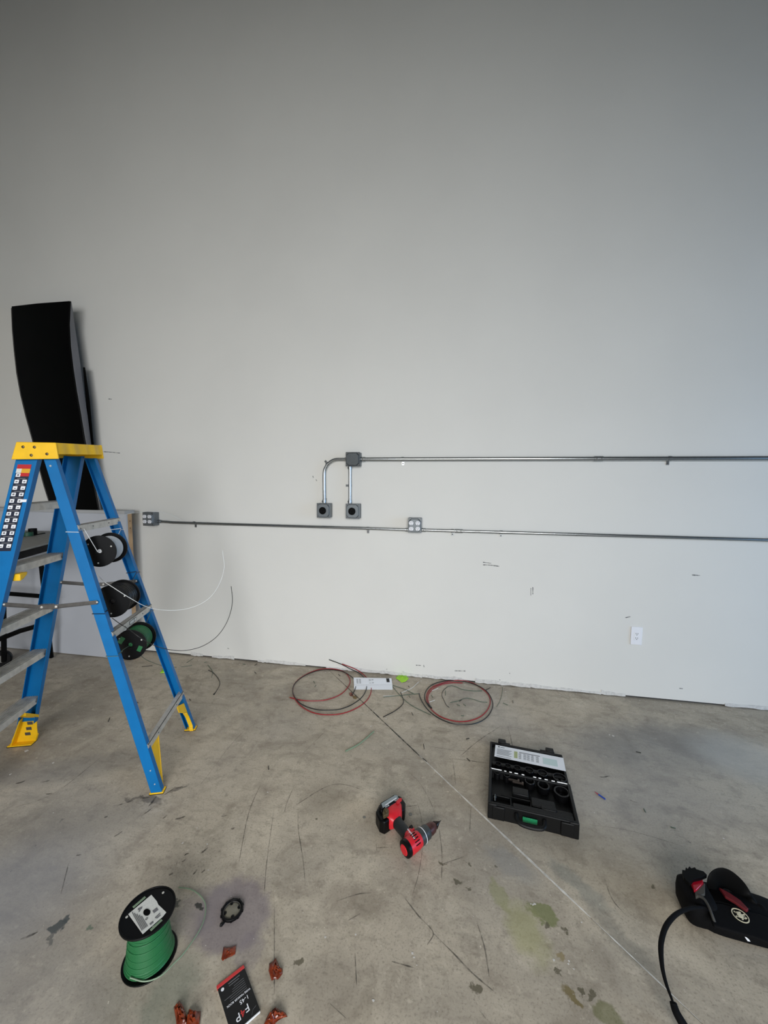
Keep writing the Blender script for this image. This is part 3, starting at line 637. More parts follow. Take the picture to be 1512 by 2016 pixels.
# ------------------------------------------------------------------ wire spools on the ladder
def spool(name, c, ax, r, half, label, wmat, rw_, flange_t=.004, group=None, n_win=26):
    c = Vector(c); ax = Vector(ax).normalized(); x = ax.orthogonal().normalized(); y = ax.cross(x)
    t = thing(name, c-Vector((0, 0, r)) if abs(ax.z) < .5 else c-ax*half, label, 'wire spool', group)
    for k in (-1, 1):
        o_ = c+ax*(half-flange_t if k > 0 else -half)
        q = MB(); q.ring(o_, ax, .012, r, flange_t, 40); q.ring(o_+ax*(flange_t if k > 0 else -.0025), ax, r-.004, r, .0025, 40); q.ring(o_+ax*(flange_t if k > 0 else -.002), ax, .012, .02, .002, 24)
        f_ = obj('flange', q, blackp, t, bevel=.0006)
        for j in range(3):
            an = 2*math.pi*j/3+.7; p = o_+(x*math.cos(an)+y*math.sin(an))*(r*.76)+ax*((flange_t) if k > 0 else -.0006)
            q = MB(); q.lathe([(.0038, 0), (.0038, .0006), (0, .0006)], p, ax, 12); obj('hole', q, mat('hole_light', (190, 188, 180), .8) if 'hole_light' not in MATS else MATS['hole_light'], f_)
    q = MB(); q.ring(c-ax*(half-flange_t), ax, .010, .022, 2*(half-flange_t), 24); obj('core', q, blackp, t)
    q = MB(); L_ = 2*(half-flange_t)-.002; prof = [(.023, 0)]
    for k in range(n_win):
        for m_ in range(3):
            prof.append((rw_[0]+(rw_[1]-rw_[0])*k/n_win+.0014*math.sin(math.pi*m_/3), L_*(k+m_/3)/n_win))
    prof.append((.023, L_)); q.lathe(prof, c-ax*(L_/2), ax, 40, closed=False); wi = obj('wound_wire', q, wmat, t)
    q = MB()
    for k in range(7):
        a0 = random.uniform(-.4, .4); rr = max(rw_)+.002; h0 = -L_/2+L_*(k+.5)/7; ti = random.uniform(-.008, .008)
        q.tube([c+ax*(max(-L_/2+.002, min(L_/2-.002, h0+ti*math.sin(a))))+(x*math.cos(a)+y*math.sin(a))*((rw_[0]+(rw_[1]-rw_[0])*(h0/L_+.5))+.0018) for a in [2*math.pi*m_/28 for m_ in range(28)]], .0016, 6, closed=True)
    obj('loose_turn', q, wmat, wi)
    return t, x, y
bkwire = mat('black_wound_wire', (14, 14, 15), .35)
whwire = mat('white_wound_wire', (200, 202, 204), .45)
sp_c = [(.290, 1.170), (.242, .935), (.176, .705)]
spool('wire_spool', L3(sp_c[0][0], .315, 1.192), LW, .079, .056, 'black-flanged spool of white wire, uppermost in the ladder', whwire, (.060, .060), group='spools hung in the ladder')
spool('wire_spool', L3(sp_c[1][0], .315, .935), LW, .083, .056, 'black-flanged spool of black wire, middle one in the ladder', bkwire, (.072, .072), group='spools hung in the ladder')
t, sx, sy = spool('wire_spool', L3(sp_c[2][0]-.006, .310, .702), LW, .079, .058, 'black-flanged spool of green wire, lowest in the ladder', wire_g, (.062, .066), group='spools hung in the ladder')
for (da, ra, ln, wd) in ((.6, .048, .036, .022), (3.6, .050, .03, .02)):
    o_ = L3(sp_c[2][0]-.006, .3695, .702); an = da
    e1 = (LS*math.cos(an)+Vector((0, 0, 1))*math.sin(an)); e2 = LW.cross(e1)
    q = MB(); q.box(o_+e1*ra, (wd, ln, .001), e1, e2, LW); obj('side_window', q, wire_g, t, bevel=.003, label='green wire seen through a flange opening')
def loop(s_, w0, w1, z, r_=.0018, ext=.05):
    sA, sB = s_-.0025, s_+.0525; k = [(sA, w0), (sB, w0), (sB, w1), (sA, w1)]
    return [L3(a, b, z+.002*i) for i, (a, b) in enumerate(k)]
def tie(label, m, hub, zn, zf, tail=None, r_=.0018):
    nl = loop(sr(zn), wn(zn)+.004, wn(zn)-.036, zn); flp = loop(sr(zf), wf(zf)-.004, wf(zf)+.036, zf)
    hn, hf = L3(hub[0], .385, hub[1]), L3(hub[0], .245, hub[1])
    path = nl+[nl[0]+Vector((0, 0, .008)), nl[3]+Vector((0, 0, .006)), hn, hf, flp[3], flp[0], flp[1], flp[2], flp[3]+Vector((0, 0, .006))]+(tail or [])
    q = MB(); q.tube(path, r_, 6); o = obj('tie_wire', q, m); return tag(o, label, 'wire', 'wires tying the spools to the ladder')
tie('white wire tying the top spool, its thin tail arching to the wall', wire_w, (.290, 1.192), 1.30, 1.262, tail=[wl(222, 1024, 2.03), wl(228, 1032, 2.0), wl(234, 1022, 2.05), wl(245, 1013, 2.2), wl(262, 1010, 2.4), wl(290, 1007, 2.8), wl(318, 1008, 2.84), wl(338, 1014, 2.86), wl(357, 1024, 2.88)], r_=.0016)
tie('black wire tying the middle spool to both back rails', wire_b, (.242, .935), .908, 1.01)
tie('green wire tying the bottom spool to both back rails', wire_gg, (.170, .702), .70, .775, r_=.0015)
def hang(name, label, pts, m, r_, group=None, cat='wire'):
    q = MB(); q.tube(smooth_path(pts, 6), r_, 6); return tag(obj(name, q, m), label, cat, group)
hang('wire_tail', 'white wire end curling up in front of the wall beside the ladder', [wl(u, v, y) for u, v, y in ((188, 1128, 1.70), (205, 1145, 1.62), (222, 1156, 1.60), (252, 1175, 1.62), (290, 1195, 1.72), (330, 1201.5, 1.82), (370, 1198, 1.9), (405, 1183, 1.95), (428, 1157, 2.0), (441, 1120, 2.02), (438, 1084, 2.04))], wire_w, .0014)
hang('wire_tail', 'black wire end curling up in front of the wall beside the ladder', [wl(u, v, y) for u, v, y in ((221, 1217, 1.66), (236, 1228, 1.6), (252, 1238, 1.6), (275, 1255, 1.6), (300, 1269, 1.66), (320, 1276, 1.74), (345, 1280.5, 1.82), (370, 1280, 1.88), (400, 1271.5, 1.92), (428, 1252, 1.96), (448, 1222, 2.0), (457.5, 1186, 2.02), (455, 1154, 2.04))], wire_b, .0017)
e = fl(378, 1310, .002)
hang('wire_tail', 'green wire end drooping from the lowest ladder spool to the floor', [wl(274, 1287, 1.76), wl(285, 1297, 1.95), wl(302, 1305, 2.15), wl(322, 1311, 2.35), fl(345, 1313.5, .012), fl(360, 1312.5, .002), e], wire_gg, .0017)

# ------------------------------------------------------------------ green spool on the floor
gc = Vector((-.941, 1.001, 0)); gr_ = .0795; gh = .158
t, sx, sy = spool('wire_spool', gc+Vector((0, 0, gh/2)), (0, 0, 1), gr_, gh/2, 'spool of bright green wire standing upright on the floor with white paper label', wire_g, (.066, .050), n_win=40)
lc = [fl(240+a/15.12, 1750+b/15.12, gh+.002) for a, b in ((190, 755), (875, 180), (1040, 370), (1080, 470), (1320, 700), (1225, 820), (620, 1350))]
q = MB(); q.prism(lc, (0, 0, .0006)); lbp = obj('paper_label', q, label_w, t, smooth=False, label='white printed label')
def lp(a, b, z=gh+.0032): return fl(240+a/15.12, 1750+b/15.12, z)
q = MB(); q.prism([lp(740+105*math.cos(i*math.pi/6)*1.0+20*math.sin(i*math.pi/6), 700+100*math.sin(i*math.pi/6)-25*math.cos(i*math.pi/6)) for i in range(12)], (0, 0, .0006)); obj('centre_hole', q, blackm, lbp)
q = MB()
def lq(a0, b0, a1, b1, wpx): 
    p, r_ = lp(a0, b0), lp(a1, b1); d = (r_-p).normalized(); n_ = Vector((-d.y, d.x, 0))*wpx; q.prism([p+n_, r_+n_, r_-n_, p-n_], (0, 0, .0003))
for k in range(5): lq(300+70*k, 690+(-10)*k+40*k, 600+40*k, 1240-60*k+30*k, .0009)
obj('print_lines', q, ink, lbp, smooth=False)
q = MB(); lq(475, 610, 600, 560, .0035); lq(500, 660, 545, 650, .003); lq(930, 690, 1060, 590, .0060); lq(990, 870, 1130, 730, .0022); lq(1030, 880, 1150, 780, .0018); lq(830, 1060, 930, 980, .0035); obj('print_blocks', q, ink, lbp, smooth=False)
q = MB(); q.ring(lp(735, 890, gh+.0034), (0, 0, 1), .0022, .0034, .0003, 16); obj('print_ring', q, inkd, lbp)
for (a0, b0, a1, b1) in ((330, 560, 700, 240), (850, 1240, 1190, 920)):
    p, r_ = lp(a0, b0, gh+.001), lp(a1, b1, gh+.001); d = (r_-p).normalized(); n_ = Vector((-d.y, d.x, 0))*.004
    q = MB(); q.prism([p+n_, r_+n_, r_-n_, p-n_], (0, 0, .0012)); obj('flange_slot', q, wire_lg, t, bevel=.002, label='slot showing pale green wire')
q = MB()
for rr, zz, ph in ((.066, .016, 0), (.0685, .012, 1), (.070, .009, 2), (.064, .024, .5)):
    q.tube([gc+Vector((math.cos(a)*rr, math.sin(a)*rr, zz+.003*math.sin(a+ph))) for a in [2*math.pi*m_/40 for m_ in range(40)]], .0022, 6, closed=True)
obj('loose_turn', q, wire_g, t)
g0 = [fl(256, 1925, .02)+Vector((0, 0, 0)), fl(285, 1932, .012), fl(315, 1922, .012), fl(343, 1896, .012), fl(366, 1871, .012), fl(397, 1823, .01), fl(405, 1786, .008), fl(396, 1765, .006), fl(376, 1751, .005), fl(352, 1747, .004)]
q = MB(); q.tube(smooth_path(g0, 6), .0021, 6); obj('loose_end', q, wire_lg, t, label='loose green wire end curving over the floor')

# ------------------------------------------------------------------ drill driver lying on its side
dt, dp = fl(795.9, 1672.8, .038), fl(869.3, 1613.9, .038)
ax = (dp-dt); ax.z = 0; LD = ax.length; ax.normalize(); hy = Matrix.Rotation(R(76), 3, 'Z') @ ax
hy2 = Vector((-ax.y, ax.x, 0)); UZ = Vector((0, 0, 1))
dr = thing('drill_driver', (dt.x+.05, dt.y+.08, 0), 'red and black cordless drill lying on its side with a step bit', 'drill')
def DL(a, b, z): return Vector((dt.x, dt.y, 0))+ax*a+hy*b+UZ*z
zc_ = .037
def cyl(name, prof, m, parent=dr, n=28, **k):
    q = MB(); q.lathe(prof, DL(0, 0, zc_), ax, n); return obj(name, q, m, parent, **k)
cyl('tail_cap', [(0, -.002), (.022, -.002), (.033, .004), (.0345, .014), (.033, .020), (0, .020)], blackp)
cyl('tail_badge', [(0, -.0045), (.018, -.0042), (.021, -.002), (.0, -.001)], red, n=24, label='red round tail badge')
cyl('motor_housing', [(0, .016), (.0335, .018), (.0345, .030), (.034, .066), (.031, .082), (0, .082)], red)
for k in range(5):
    an = R(28+18*k); d_ = hy2*-math.cos(an)*1+UZ*math.sin(an)
    q = MB(); q.box(DL(.052, 0, zc_)+d_*.0342, (.024, .003, .004), ax, ax.cross(d_), d_); obj('vent_slot', q, blackm, dr)
cyl('gearbox', [(0, .078), (.031, .080), (.0325, .090), (.0315, .108), (.027, .118), (0, .118)], gmet)
cyl('clutch_ring', [(0, .112), (.0285, .114), (.0285, .132), (.026, .136), (0, .136)], gmet)
q = MB(); q.ring(DL(.102, 0, zc_), ax, .0305, .0328, .0022); obj('white_ring_mark', q, whitep, dr)
cyl('chuck', [(0, .132), (.0235, .134), (.0245, .150), (.022, .168), (.014, .182), (.009, .184), (0, .184)], mat('chuck_worn_red', (96, 62, 58), .4, .6, noise=.4, scale=60))
prof = []; n = 7
for k in range(n):
    r_ = .016-.0135*k/(n-1); prof += [(r_, .182+(LD-.182-.012)*k/n), (r_, .182+(LD-.182-.012)*(k+.85)/n)]
bt = cyl('step_bit', [(0, .180)]+prof+[(0, LD)], bitm, n=16)
# grip and foot
def sec(b, wa, wz, ca=.045, n=16, zc=zc_, e=.7):
    out = []
    for i in range(n):
        a = 2*math.pi*i/n; c_, s_ = math.cos(a), math.sin(a)
        out.append(DL(ca+wa*math.copysign(abs(c_)**e, c_), b, zc+wz*math.copysign(abs(s_)**e, s_)))
    return out
q = MB(); q.loft([sec(.015, .026, .030, .05), sec(.035, .027, .026, .05), sec(.048, .022, .020, .048)]); obj('trigger_housing', q, red, dr)
q = MB(); q.loft([sec(.030, .022, .021, .046), sec(.05, .022, .022, .044), sec(.075, .021, .022, .040), sec(.10, .022, .022, .036), sec(.125, .024, .023, .034), sec(.137, .024, .024, .034)]); obj('grip', q, mat('grip_rubber', (26, 30, 32), .55, noise=.2, scale=90), dr)
q = MB(); q.box(DL(.078, .052, zc_), (.018, .028, .016), ax, hy, UZ); obj('trigger', q, blackp, dr, bevel=.004)
q = MB(); q.box(DL(.064, .028, zc_+.024), (.022, .008, .008), ax, hy, UZ); obj('direction_switch', q, red, dr, bevel=.002)
q = MB(); q.loft([sec(.120, .026, .024, .034), sec(.134, .040, .034, .034, e=.5), sec(.158, .050, .037, .036, e=.4), sec(.176, .050, .036, .036, e=.4)]); obj('grip_foot', q, red, dr)
ba, bb_ = -.028, .098
bp_ = [(-.030, .134), (.088, .132), (.108, .156), (.108, .198), (.090, .219), (-.012, .228), (-.044, .206), (-.046, .158)]
bt_ = [(-.026, .178), (.086, .176), (.090, .198), (.078, .212), (-.008, .220), (-.028, .202)]
q = MB(); q.prism([DL(a, b, .001) for a, b in bp_], (0, 0, .060)); q.prism([DL(a, b, .05) for a, b in bt_], (0, 0, .027)); bat = obj('battery', q, blackp, dr, bevel=.007, seg=3)
for a_ in (.0, .05):
    q = MB(); q.box(DL(a_+.01, .220, .04), (.03, .006, .05), ax, hy, UZ); obj('battery_rib', q, blackm, bat, bevel=.002)
q = MB(); q.prism([DL(a, b, .077) for a, b in ((-.012, .186), (.078, .186), (.084, .196), (.074, .206), (-.008, .210))], (0, 0, .0008)); bl = obj('battery_label', q, grey_lt, dr, label='grey battery label')
q = MB(); q.prism([DL(a, b, .0780) for a, b in ((.004, .188), (.070, .187), (.072, .191), (.004, .192))], (0, 0, .0005)); obj('label_stripe', q, whitep, bl)
text('XC5.0', 'lettering', bl, DL(.068, .180, .0780), ax, hy2, .010, whitep)
text('M18', 'lettering', bl, DL(.010, .180, .0780), ax, hy2, .012, whitep)
q = MB(); q.prism([DL(a, b, .077) for a, b in ((.060, .158), (.086, .160), (.094, .170), (.084, .178), (.060, .174))], (0, 0, .003)); obj('battery_latch', q, red, dr, bevel=.001)
q = MB(); q.prism([DL(a, b, .066) for a, b in ((-.030, .146), (-.002, .142), (.006, .156), (.004, .172), (-.012, .176), (-.026, .164))], (0, 0, .016)); q.box(DL(-.012, .160, .086), (.02, .004, .008), hy, ax, UZ); obj('belt_clip', q, brass, dr, bevel=.003, label='tarnished belt clip')
text('Milwaukee', 'lettering', dr, DL(.045, .010, zc_+.0352), hy*1.0, -ax, .0125, whitep)

# ------------------------------------------------------------------ knockout punch case
KO = Vector((.190, 1.744, 0)); kx = Vector((.9937, -.112, 0)); ky = Vector((.112, .9937, 0))
def K3(a, b, z): return KO+kx*a+ky*b+UZ*z
KW, KD, KH = .385, .232, .074
ca = thing('tool_case', K3(KW/2, .23, 0), 'open black plastic case of round knockout dies on the floor', 'tool case')
def kbox(name, a0, a1, b0, b1, z0, z1, m=black_case, parent=ca, bev=.003, **k):
    q = MB(); q.prism([K3(a0, b0, z0), K3(a1, b0, z0), K3(a1, b1, z0), K3(a0, b1, z0)], UZ*(z1-z0)); return obj(name, q, m, parent, bevel=bev, **k)
kq = MB()
def kadd(a0, a1, b0, b1, z0, z1): kq.prism([K3(a0, b0, z0), K3(a1, b0, z0), K3(a1, b1, z0), K3(a0, b1, z0)], UZ*(z1-z0))
kadd(.006, KW-.006, .010, KD-.004, .002, .030); kadd(0, .014, .006, KD, 0, KH); kadd(KW-.014, KW, .006, KD, 0, KH); kadd(0, KW, .0, .013, 0, KH); kadd(0, KW, KD-.01, KD, 0, KH-.004)
for a0, a1 in ((.02, .075), (.31, .365)): kadd(a0, a1, -.007, .004, .004, KH-.006)
kadd(.0, .04, -.004, .004, .0, KH); kadd(.345, KW, -.004, .004, 0, KH)
bs = obj('case_base', kq, black_case, ca, bevel=.004)
for (a0, a1, b0, b1, z1) in ((.014, .105, .012, .030, .062), (.014, .020, .03, .085, .055), (.10, .106, .03, .085, .055), (.014, .105, .085, .092, .050), (.112, .185, .105, .150, .064), (.112, .370, .012, .045, .066), (.195, .300, .060, .112, .060), (.235, .300, .045, .07, .068), (.300, .372, .045, .075, .056), (.19, .196, .05, .14, .05), (.06, .30, .095, .100, .05)):
    kbox('moulded_divider', a0, a1, b0, b1, .025, z1, parent=bs, bev=.004)
kbox('lid', .004, KW-.002, KD+.006, .475, .001, .034, bev=.006)
lidq = MB()
for a0, a1, b0, b1 in ((0, .012, KD+.004, .478), (KW-.012, KW, KD+.004, .478), (0, KW, .468, .480)): lidq.prism([K3(a0, b0, 0), K3(a1, b0, 0), K3(a1, b1, 0), K3(a0, b1, 0)], UZ*.052)
lid = obj('lid_rim', lidq, black_case, ca, bevel=.005)
for a0 in (.045, .300): kbox('latch', a0, a0+.042, .478, .508, .008, .060, bev=.004)
kbox('latch_mount', .055, .110, .470, .486, .01, .056); kbox('latch_mount', .27, .345, .470, .486, .01, .056)
kbox('lid_divider', .012, KW-.012, .300, .322, .03, .048, bev=.004)
lb_ = [fl(u, v, .052) for u, v in ((975.5, 1466.5), (1109, 1492.5), (1114, 1518.5), (973.3, 1489))]
q = MB(); q.prism(lb_, (0, 0, .0008)); cl = obj('instruction_label', q, paper, ca, smooth=False, label='white printed instruction label inside the lid')
def LP(x_, y_, z=.0532):  # bilinear on the label
    a, b, c_, d_ = lb_; p = (a*(1-x_)+b*x_)*(1-y_)+(d_*(1-x_)+c_*x_)*y_; return Vector((p.x, p.y, z))
def lrect(name, x0, x1, y0, y1, m): q = MB(); q.prism([LP(x0, y0), LP(x1, y0), LP(x1, y1), LP(x0, y1)], (0, 0, .0003)); return obj(name, q, m, cl, smooth=False)
pq = MB()
def ln_(x0, x1, y0, y1): pq.prism([LP(x0, y0), LP(x1, y0), LP(x1, y1), LP(x0, y1)], (0, 0, .0003))
for k in range(7): ln_(.03, .25-.02*(k % 3), .30+k*.075, .325+k*.075)
for k in range(6):
    for x0 in (.35, .42, .47, .53, .60): ln_(x0, x0+.04, .36+k*.08, .385+k*.08)
ln_(.36, .66, .24, .29); ln_(.04, .07, .08, .17); ln_(.08, .14, .12, .16); ln_(.03, .24, .90, .93)
obj('print_lines', pq, ink, cl, smooth=False)
lrect('print_patch', .285, .335, .25, .80, mat('olive_print', (170, 178, 130), .7)); lrect('print_patch', .70, .90, .3, .8, mat('mint_print', (196, 214, 212), .7))
# glints along the hinge line, reflections put in as white dashes
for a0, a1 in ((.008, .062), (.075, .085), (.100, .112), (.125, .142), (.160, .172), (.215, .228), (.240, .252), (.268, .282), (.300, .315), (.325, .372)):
    q = MB(); q.tube([K3(a0, KD+.002, KH-.004), K3(a1, KD+.002, KH-.004)], .0022, 8); obj('hinge_glint', q, mat('glint_white', (235, 235, 235), .35, .2) if 'glint_white' not in MATS else MATS['glint_white'], ca)
# handle and green tag
q = MB(); q.tube(smooth_path([K3(.125, -.004, .052), K3(.128, -.028, .046), K3(.145, -.040, .042), K3(.185, -.043, .040), K3(.225, -.040, .042), K3(.240, -.028, .046), K3(.243, -.004, .052)], 4), .0095, 10); obj('handle', q, black_case, ca)
q = MB(); q.prism([K3(.152, -.0055, .028), K3(.214, -.0055, .028), K3(.214, -.006, .052), K3(.152, -.006, .052)], -ky*.004); obj('green_tag', q, mat('green_tag', (18, 130, 82), .4, noise=.2, scale=80), ca, bevel=.001, label='green name plate between the handle ends')
# dies and punches
def die(u, v, z, r_, h, label, wall_=.22):
    p = fl(u, v, z+h); q = MB(); q.lathe([(r_*.2, 0), (r_*.97, 0), (r_, .003), (r_, h-.001), (r_*.97, h), (r_*(1-wall_), h), (r_*(1-wall_)*.96, h*.35), (r_*.2, h*.35)], Vector((p.x, p.y, z)), UZ, 28, closed=True)
    return tag(obj('knockout_die', q, mat('oiled_black_steel', (22, 22, 24), .28, .5, noise=.3, scale=60) if 'oiled_black_steel' not in MATS else MATS['oiled_black_steel']), label, 'die', 'round knockout dies in the black case')
for i, (u, v, r_, w_) in enumerate(((979, 1520, .0155, 'smallest, far left of the base row'), (998, 1525, .0165, 'second in the base row, left of the studs'), (1043, 1537, .0245, 'third in the base row, just past the studs'), (1070, 1545.5, .0285, 'second largest in the base row'), (1106, 1558, .036, 'largest in the base row, far right'))):
    die(u, v, .031, r_, .034, 'black die ring in the open case, '+w_)
for i, (u, v, r_, w_) in enumerate(((981, 1503, .0155, 'far left'), (1000, 1507, .016, 'second from left'), (1018.5, 1511, .0185, 'third from left'), (1042, 1515.5, .0225, 'fourth from left'), (1068, 1521, .025, 'fifth from left'), (1102, 1530.5, .033, 'far right and largest'))):
    die(u, v, .035, r_, .020, 'black punch cup sunk in the lid row, '+w_, .15)
for i, (u, v, w_) in enumerate(((1010, 1536, 'upper'), (1018, 1541, 'lower'))):
    p = fl(u, v, .06); q = MB(); q.tube([p+kx*-.022, p+kx*.022], .0055, 10); q.lathe([(0, 0), (.0095, 0), (.0095, .008), (0, .008)], p+kx*.022, kx, 6)
    tag(obj('draw_stud', q, bitm), 'threaded steel draw stud in the case, the %s of two' % w_, 'stud', 'draw studs in the case')
p = fl(974.5, 1570, .045); q = MB(); q.lathe([(0, -.014), (.005, -.014), (.005, -.002), (.0075, -.002), (.0075, .004), (.003, .005), (.003, .013), (0, .014)], p, (ky*.8+UZ*.6), 10)
tag(obj('small_fitting', q, galv), 'small silver fitting in the left compartment of the case', 'fitting')

# crimp connector beside the case
a, b = fl(1171, 1559, .0035), fl(1194, 1575, .0035)
t = thing('crimp_connector', (a+b)/2-Vector((0, 0, .0035)), 'tiny blue and red wire connector on the floor right of the case', 'connector')
q = MB(); q.tube([a+(b-a)*.32, a+(b-a)*.9], .0034, 10); obj('sleeve', q, bluec, t)
q = MB(); q.tube([a, a+(b-a)*.34], [.0014, .003], 8); obj('tip', q, mat('pink_red', (170, 60, 80), .5), t)

# ------------------------------------------------------------------ loose coils
def floor_wire(name, label, cat, pts, m, r_, group=None, zoff=0.0, closed=False):
    q = MB(); P = [flw(u, v, r_+.0006+zoff) for u, v in pts]; q.tube(smooth_path(P, 5), r_, 7); return tag(obj(name, q, m), label, cat, group)
zA = lambda q: Z(560, 1290, 6.574, q); zB = lambda q: Z(780, 1300, 6.574, q); zC = lambda q: Z(540, 1280, 3.217, q); zD = lambda q: Z(270, 1060, 4.32, q)
floor_wire('wire_coil', 'black cable loop left of the folded paper, its end leaning on the wall', 'cable', zA([(575, 58), (660, 88), (745, 122), (860, 182), (960, 228), (1030, 290), (1062, 370), (1055, 450), (1000, 545), (880, 635), (730, 695), (560, 712), (400, 700), (250, 650), (160, 580), (110, 490), (115, 400), (180, 320), (300, 245), (450, 197), (600, 187), (740, 207), (830, 252), (905, 315), (925, 390), (905, 460), (875, 510)]), wire_b, .0032, 'loose cable coils by the wall', .004)
floor_wire('wire_coil', 'red cable loop left of the folded paper, tangled with a black one', 'cable', zA([(745, 113), (900, 172), (1010, 238), (1085, 320), (1122, 410), (1110, 510), (1040, 610), (900, 700), (740, 755), (560, 770), (400, 750), (260, 690), (160, 600), (112, 500), (118, 392), (190, 305), (310, 232), (450, 184), (600, 174), (740, 200), (820, 258), (850, 345), (800, 440), (700, 520), (540, 576), (380, 590), (240, 584), (120, 560), (75, 546)]), wire_r, .0034, 'loose cable coils by the wall')
floor_wire('wire_coil', 'black cable loop right of the neon green scrap, outer ring of the pair', 'cable', zB([(297, 428), (310, 480), (350, 560), (420, 650), (520, 730), (640, 790), (760, 825), (900, 832), (1020, 818), (1130, 770), (1210, 690), (1250, 590), (1235, 500), (1180, 410), (1080, 340), (960, 292), (860, 268), (740, 262), (620, 270), (500, 300), (420, 350), (375, 420), (368, 490), (392, 550), (440, 600)]), wire_b, .0034, 'loose cable coils by the wall', .003)
t = floor_wire('wire_coil', 'red cable loop right of the neon green scrap, bound with black tape', 'cable', zB([(860, 293), (720, 290), (600, 310), (500, 352), (430, 420), (408, 490), (425, 560), (460, 640), (560, 720), (680, 768), (820, 793), (960, 780), (1090, 728), (1180, 640), (1218, 540), (1195, 450), (1130, 380), (1030, 312), (930, 275), (820, 260), (700, 268), (580, 300), (480, 340), (410, 410), (390, 490), (410, 560)]), wire_r, .0034, 'loose cable coils by the wall')
q = MB(); P = [flw(u, v, .006) for u, v in zB([(405, 560), (430, 590), (455, 620)])]; q.tube(P, [.006, .0085, .006], 8); obj('tape_wrap', q, wire_b, t, label='black tape wrap')
q = MB(); P = [flw(u, v, .005) for u, v in zA([(75, 546), (60, 543)])]; q.tube(P, .0022, 6); tag(obj('copper_tip', q, copper), 'bare copper wire tip left of the cable loops', 'wire tip')

# ------------------------------------------------------------------ wire clippings
clip = [(zC([(690, 423), (770, 380), (818, 330), (800, 265)]), 'b', .0026, 'curved black wire offcut just right of the folded paper', None),
 (zC([(745, 225), (800, 290), (870, 350), (990, 410)]), 'g', .002, 'long faded green wire offcut running from the paper to the right coil', None),
 (zC([(750, 222), (830, 250), (890, 280)]), 'g', .002, 'faded green wire offcut touching the right edge of the paper', None),
 (zC([(690, 297), (800, 286), (915, 275)]), 'g', .0018, 'straight faded green wire offcut lying across others between paper and coil', None),
 (zC([(690, 290), (765, 289)]), 'w', .0016, 'short white wire offcut below the neon scrap', None),
 (zC([(915, 200), (870, 240), (805, 270)]), 'w', .0016, 'long white wire offcut right of the neon scrap', None),
 (zB([(660, 340), (720, 328), (780, 345), (860, 378), (1000, 395), (1110, 395)]), 'g', .002, 'wavy faded green wire in the upper half of the right coil', None),
 (zB([(660, 345), (610, 390), (592, 450), (620, 520), (650, 580), (685, 608)]), 'b', .0018, 'hooked dark wire in the left half of the right coil', None),
 (zB([(700, 545), (800, 525), (900, 490), (1000, 505), (1090, 535), (1180, 542)]), 'g', .0018, 'wavy faded green wire in the lower half of the right coil', None),
 (zB([(430, 540), (500, 515)]), 'w', .0018, 'short white wire offcut inside the right coil, lower one', None),
 (zB([(450, 392), (500, 380), (545, 358)]), 'w', .0018, 'short white wire offcut inside the right coil, upper one', None),
 (zB([(1150, 390), (1220, 352)]), 'b', .002, 'short dark wire offcut just outside the upper right of the right coil', None),
 (zB([(1375, 345), (1370, 430), (1340, 530), (1300, 600)]), 'g', .0013, 'thin curved green wire right of the right coil', None),
 (zD([(605, 1120), (650, 1145), (695, 1200), (700, 1250), (660, 1320)]), 'b', .0022, 'curved black wire offcut on the floor right of the ladder', None),
 (zD([(600, 1075), (640, 1130), (633, 1185)]), 'g', .0018, 'bent green wire offcut crossing the black one right of the ladder', None),
 ([(680, 1479), (708, 1464), (736, 1440)], 'l', .004, 'thick pale green wire offcut lying alone in the open floor', None)]
short = [(zC([(945, 595), (950, 625)]), 'b'), (zC([(870, 395), (878, 412)]), 'b'), (zC([(940, 685), (965, 705)]), 'b'), (zC([(1215, 563), (1235, 558)]), 'b'), (zC([(1220, 685), (1240, 703)]), 'b'),
 (zB([(785, 570), (825, 590)]), 'g'), (zB([(870, 565), (900, 590)]), 'g'), (zB([(820, 530), (845, 510)]), 'b'), (zB([(640, 395), (638, 450)]), 'g'), (zB([(455, 450), (475, 480)]), 'g'), (zB([(840, 715), (880, 718)]), 'g'), (zB([(165, 455), (180, 480)]), 'g'),
 (zD([(420, 1058), (480, 1018)]), 'g'), (zD([(40, 1090), (130, 1082)]), 'b'), (zD([(570, 1055), (590, 1052)]), 'g'), (zD([(1000, 1080), (1020, 1065)]), 'b'), (zD([(998, 1135), (1012, 1148)]), 'b'), (zD([(900, 1068), (920, 1072)]), 'g'),
 ([(1009.5, 1379), (1010, 1384)], 'b'), ([(1267.5, 1592), (1271, 1599)], 'g'), ([(213, 1421), (216, 1413)], 'b'), ([(528, 1508), (529, 1515)], 'b'), ([(617, 1341), (620, 1345)], 'g'), ([(622, 1349), (620, 1352)], 'g'), ([(666, 1327), (670, 1331)], 'b'), ([(803, 1305+45), (806, 1353)], 'b'), ([(1252, 1480), (1262, 1482)], 'b'), ([(1320, 1628), (1330, 1631)], 'g'), ([(990, 1384), (1000, 1388)], 'g'), ([(269, 1382), (272, 1384)], 'b'), ([(373, 1376), (375, 1379)], 'b')]
WMt = {'b': wire_b, 'g': wire_gg, 'w': wire_w, 'l': wire_lg}
for pts, c_, r_, lb, _ in clip:
    floor_wire('wire_offcut', lb, 'wire offcut', pts, WMt[c_], r_, 'wire offcuts on the floor')
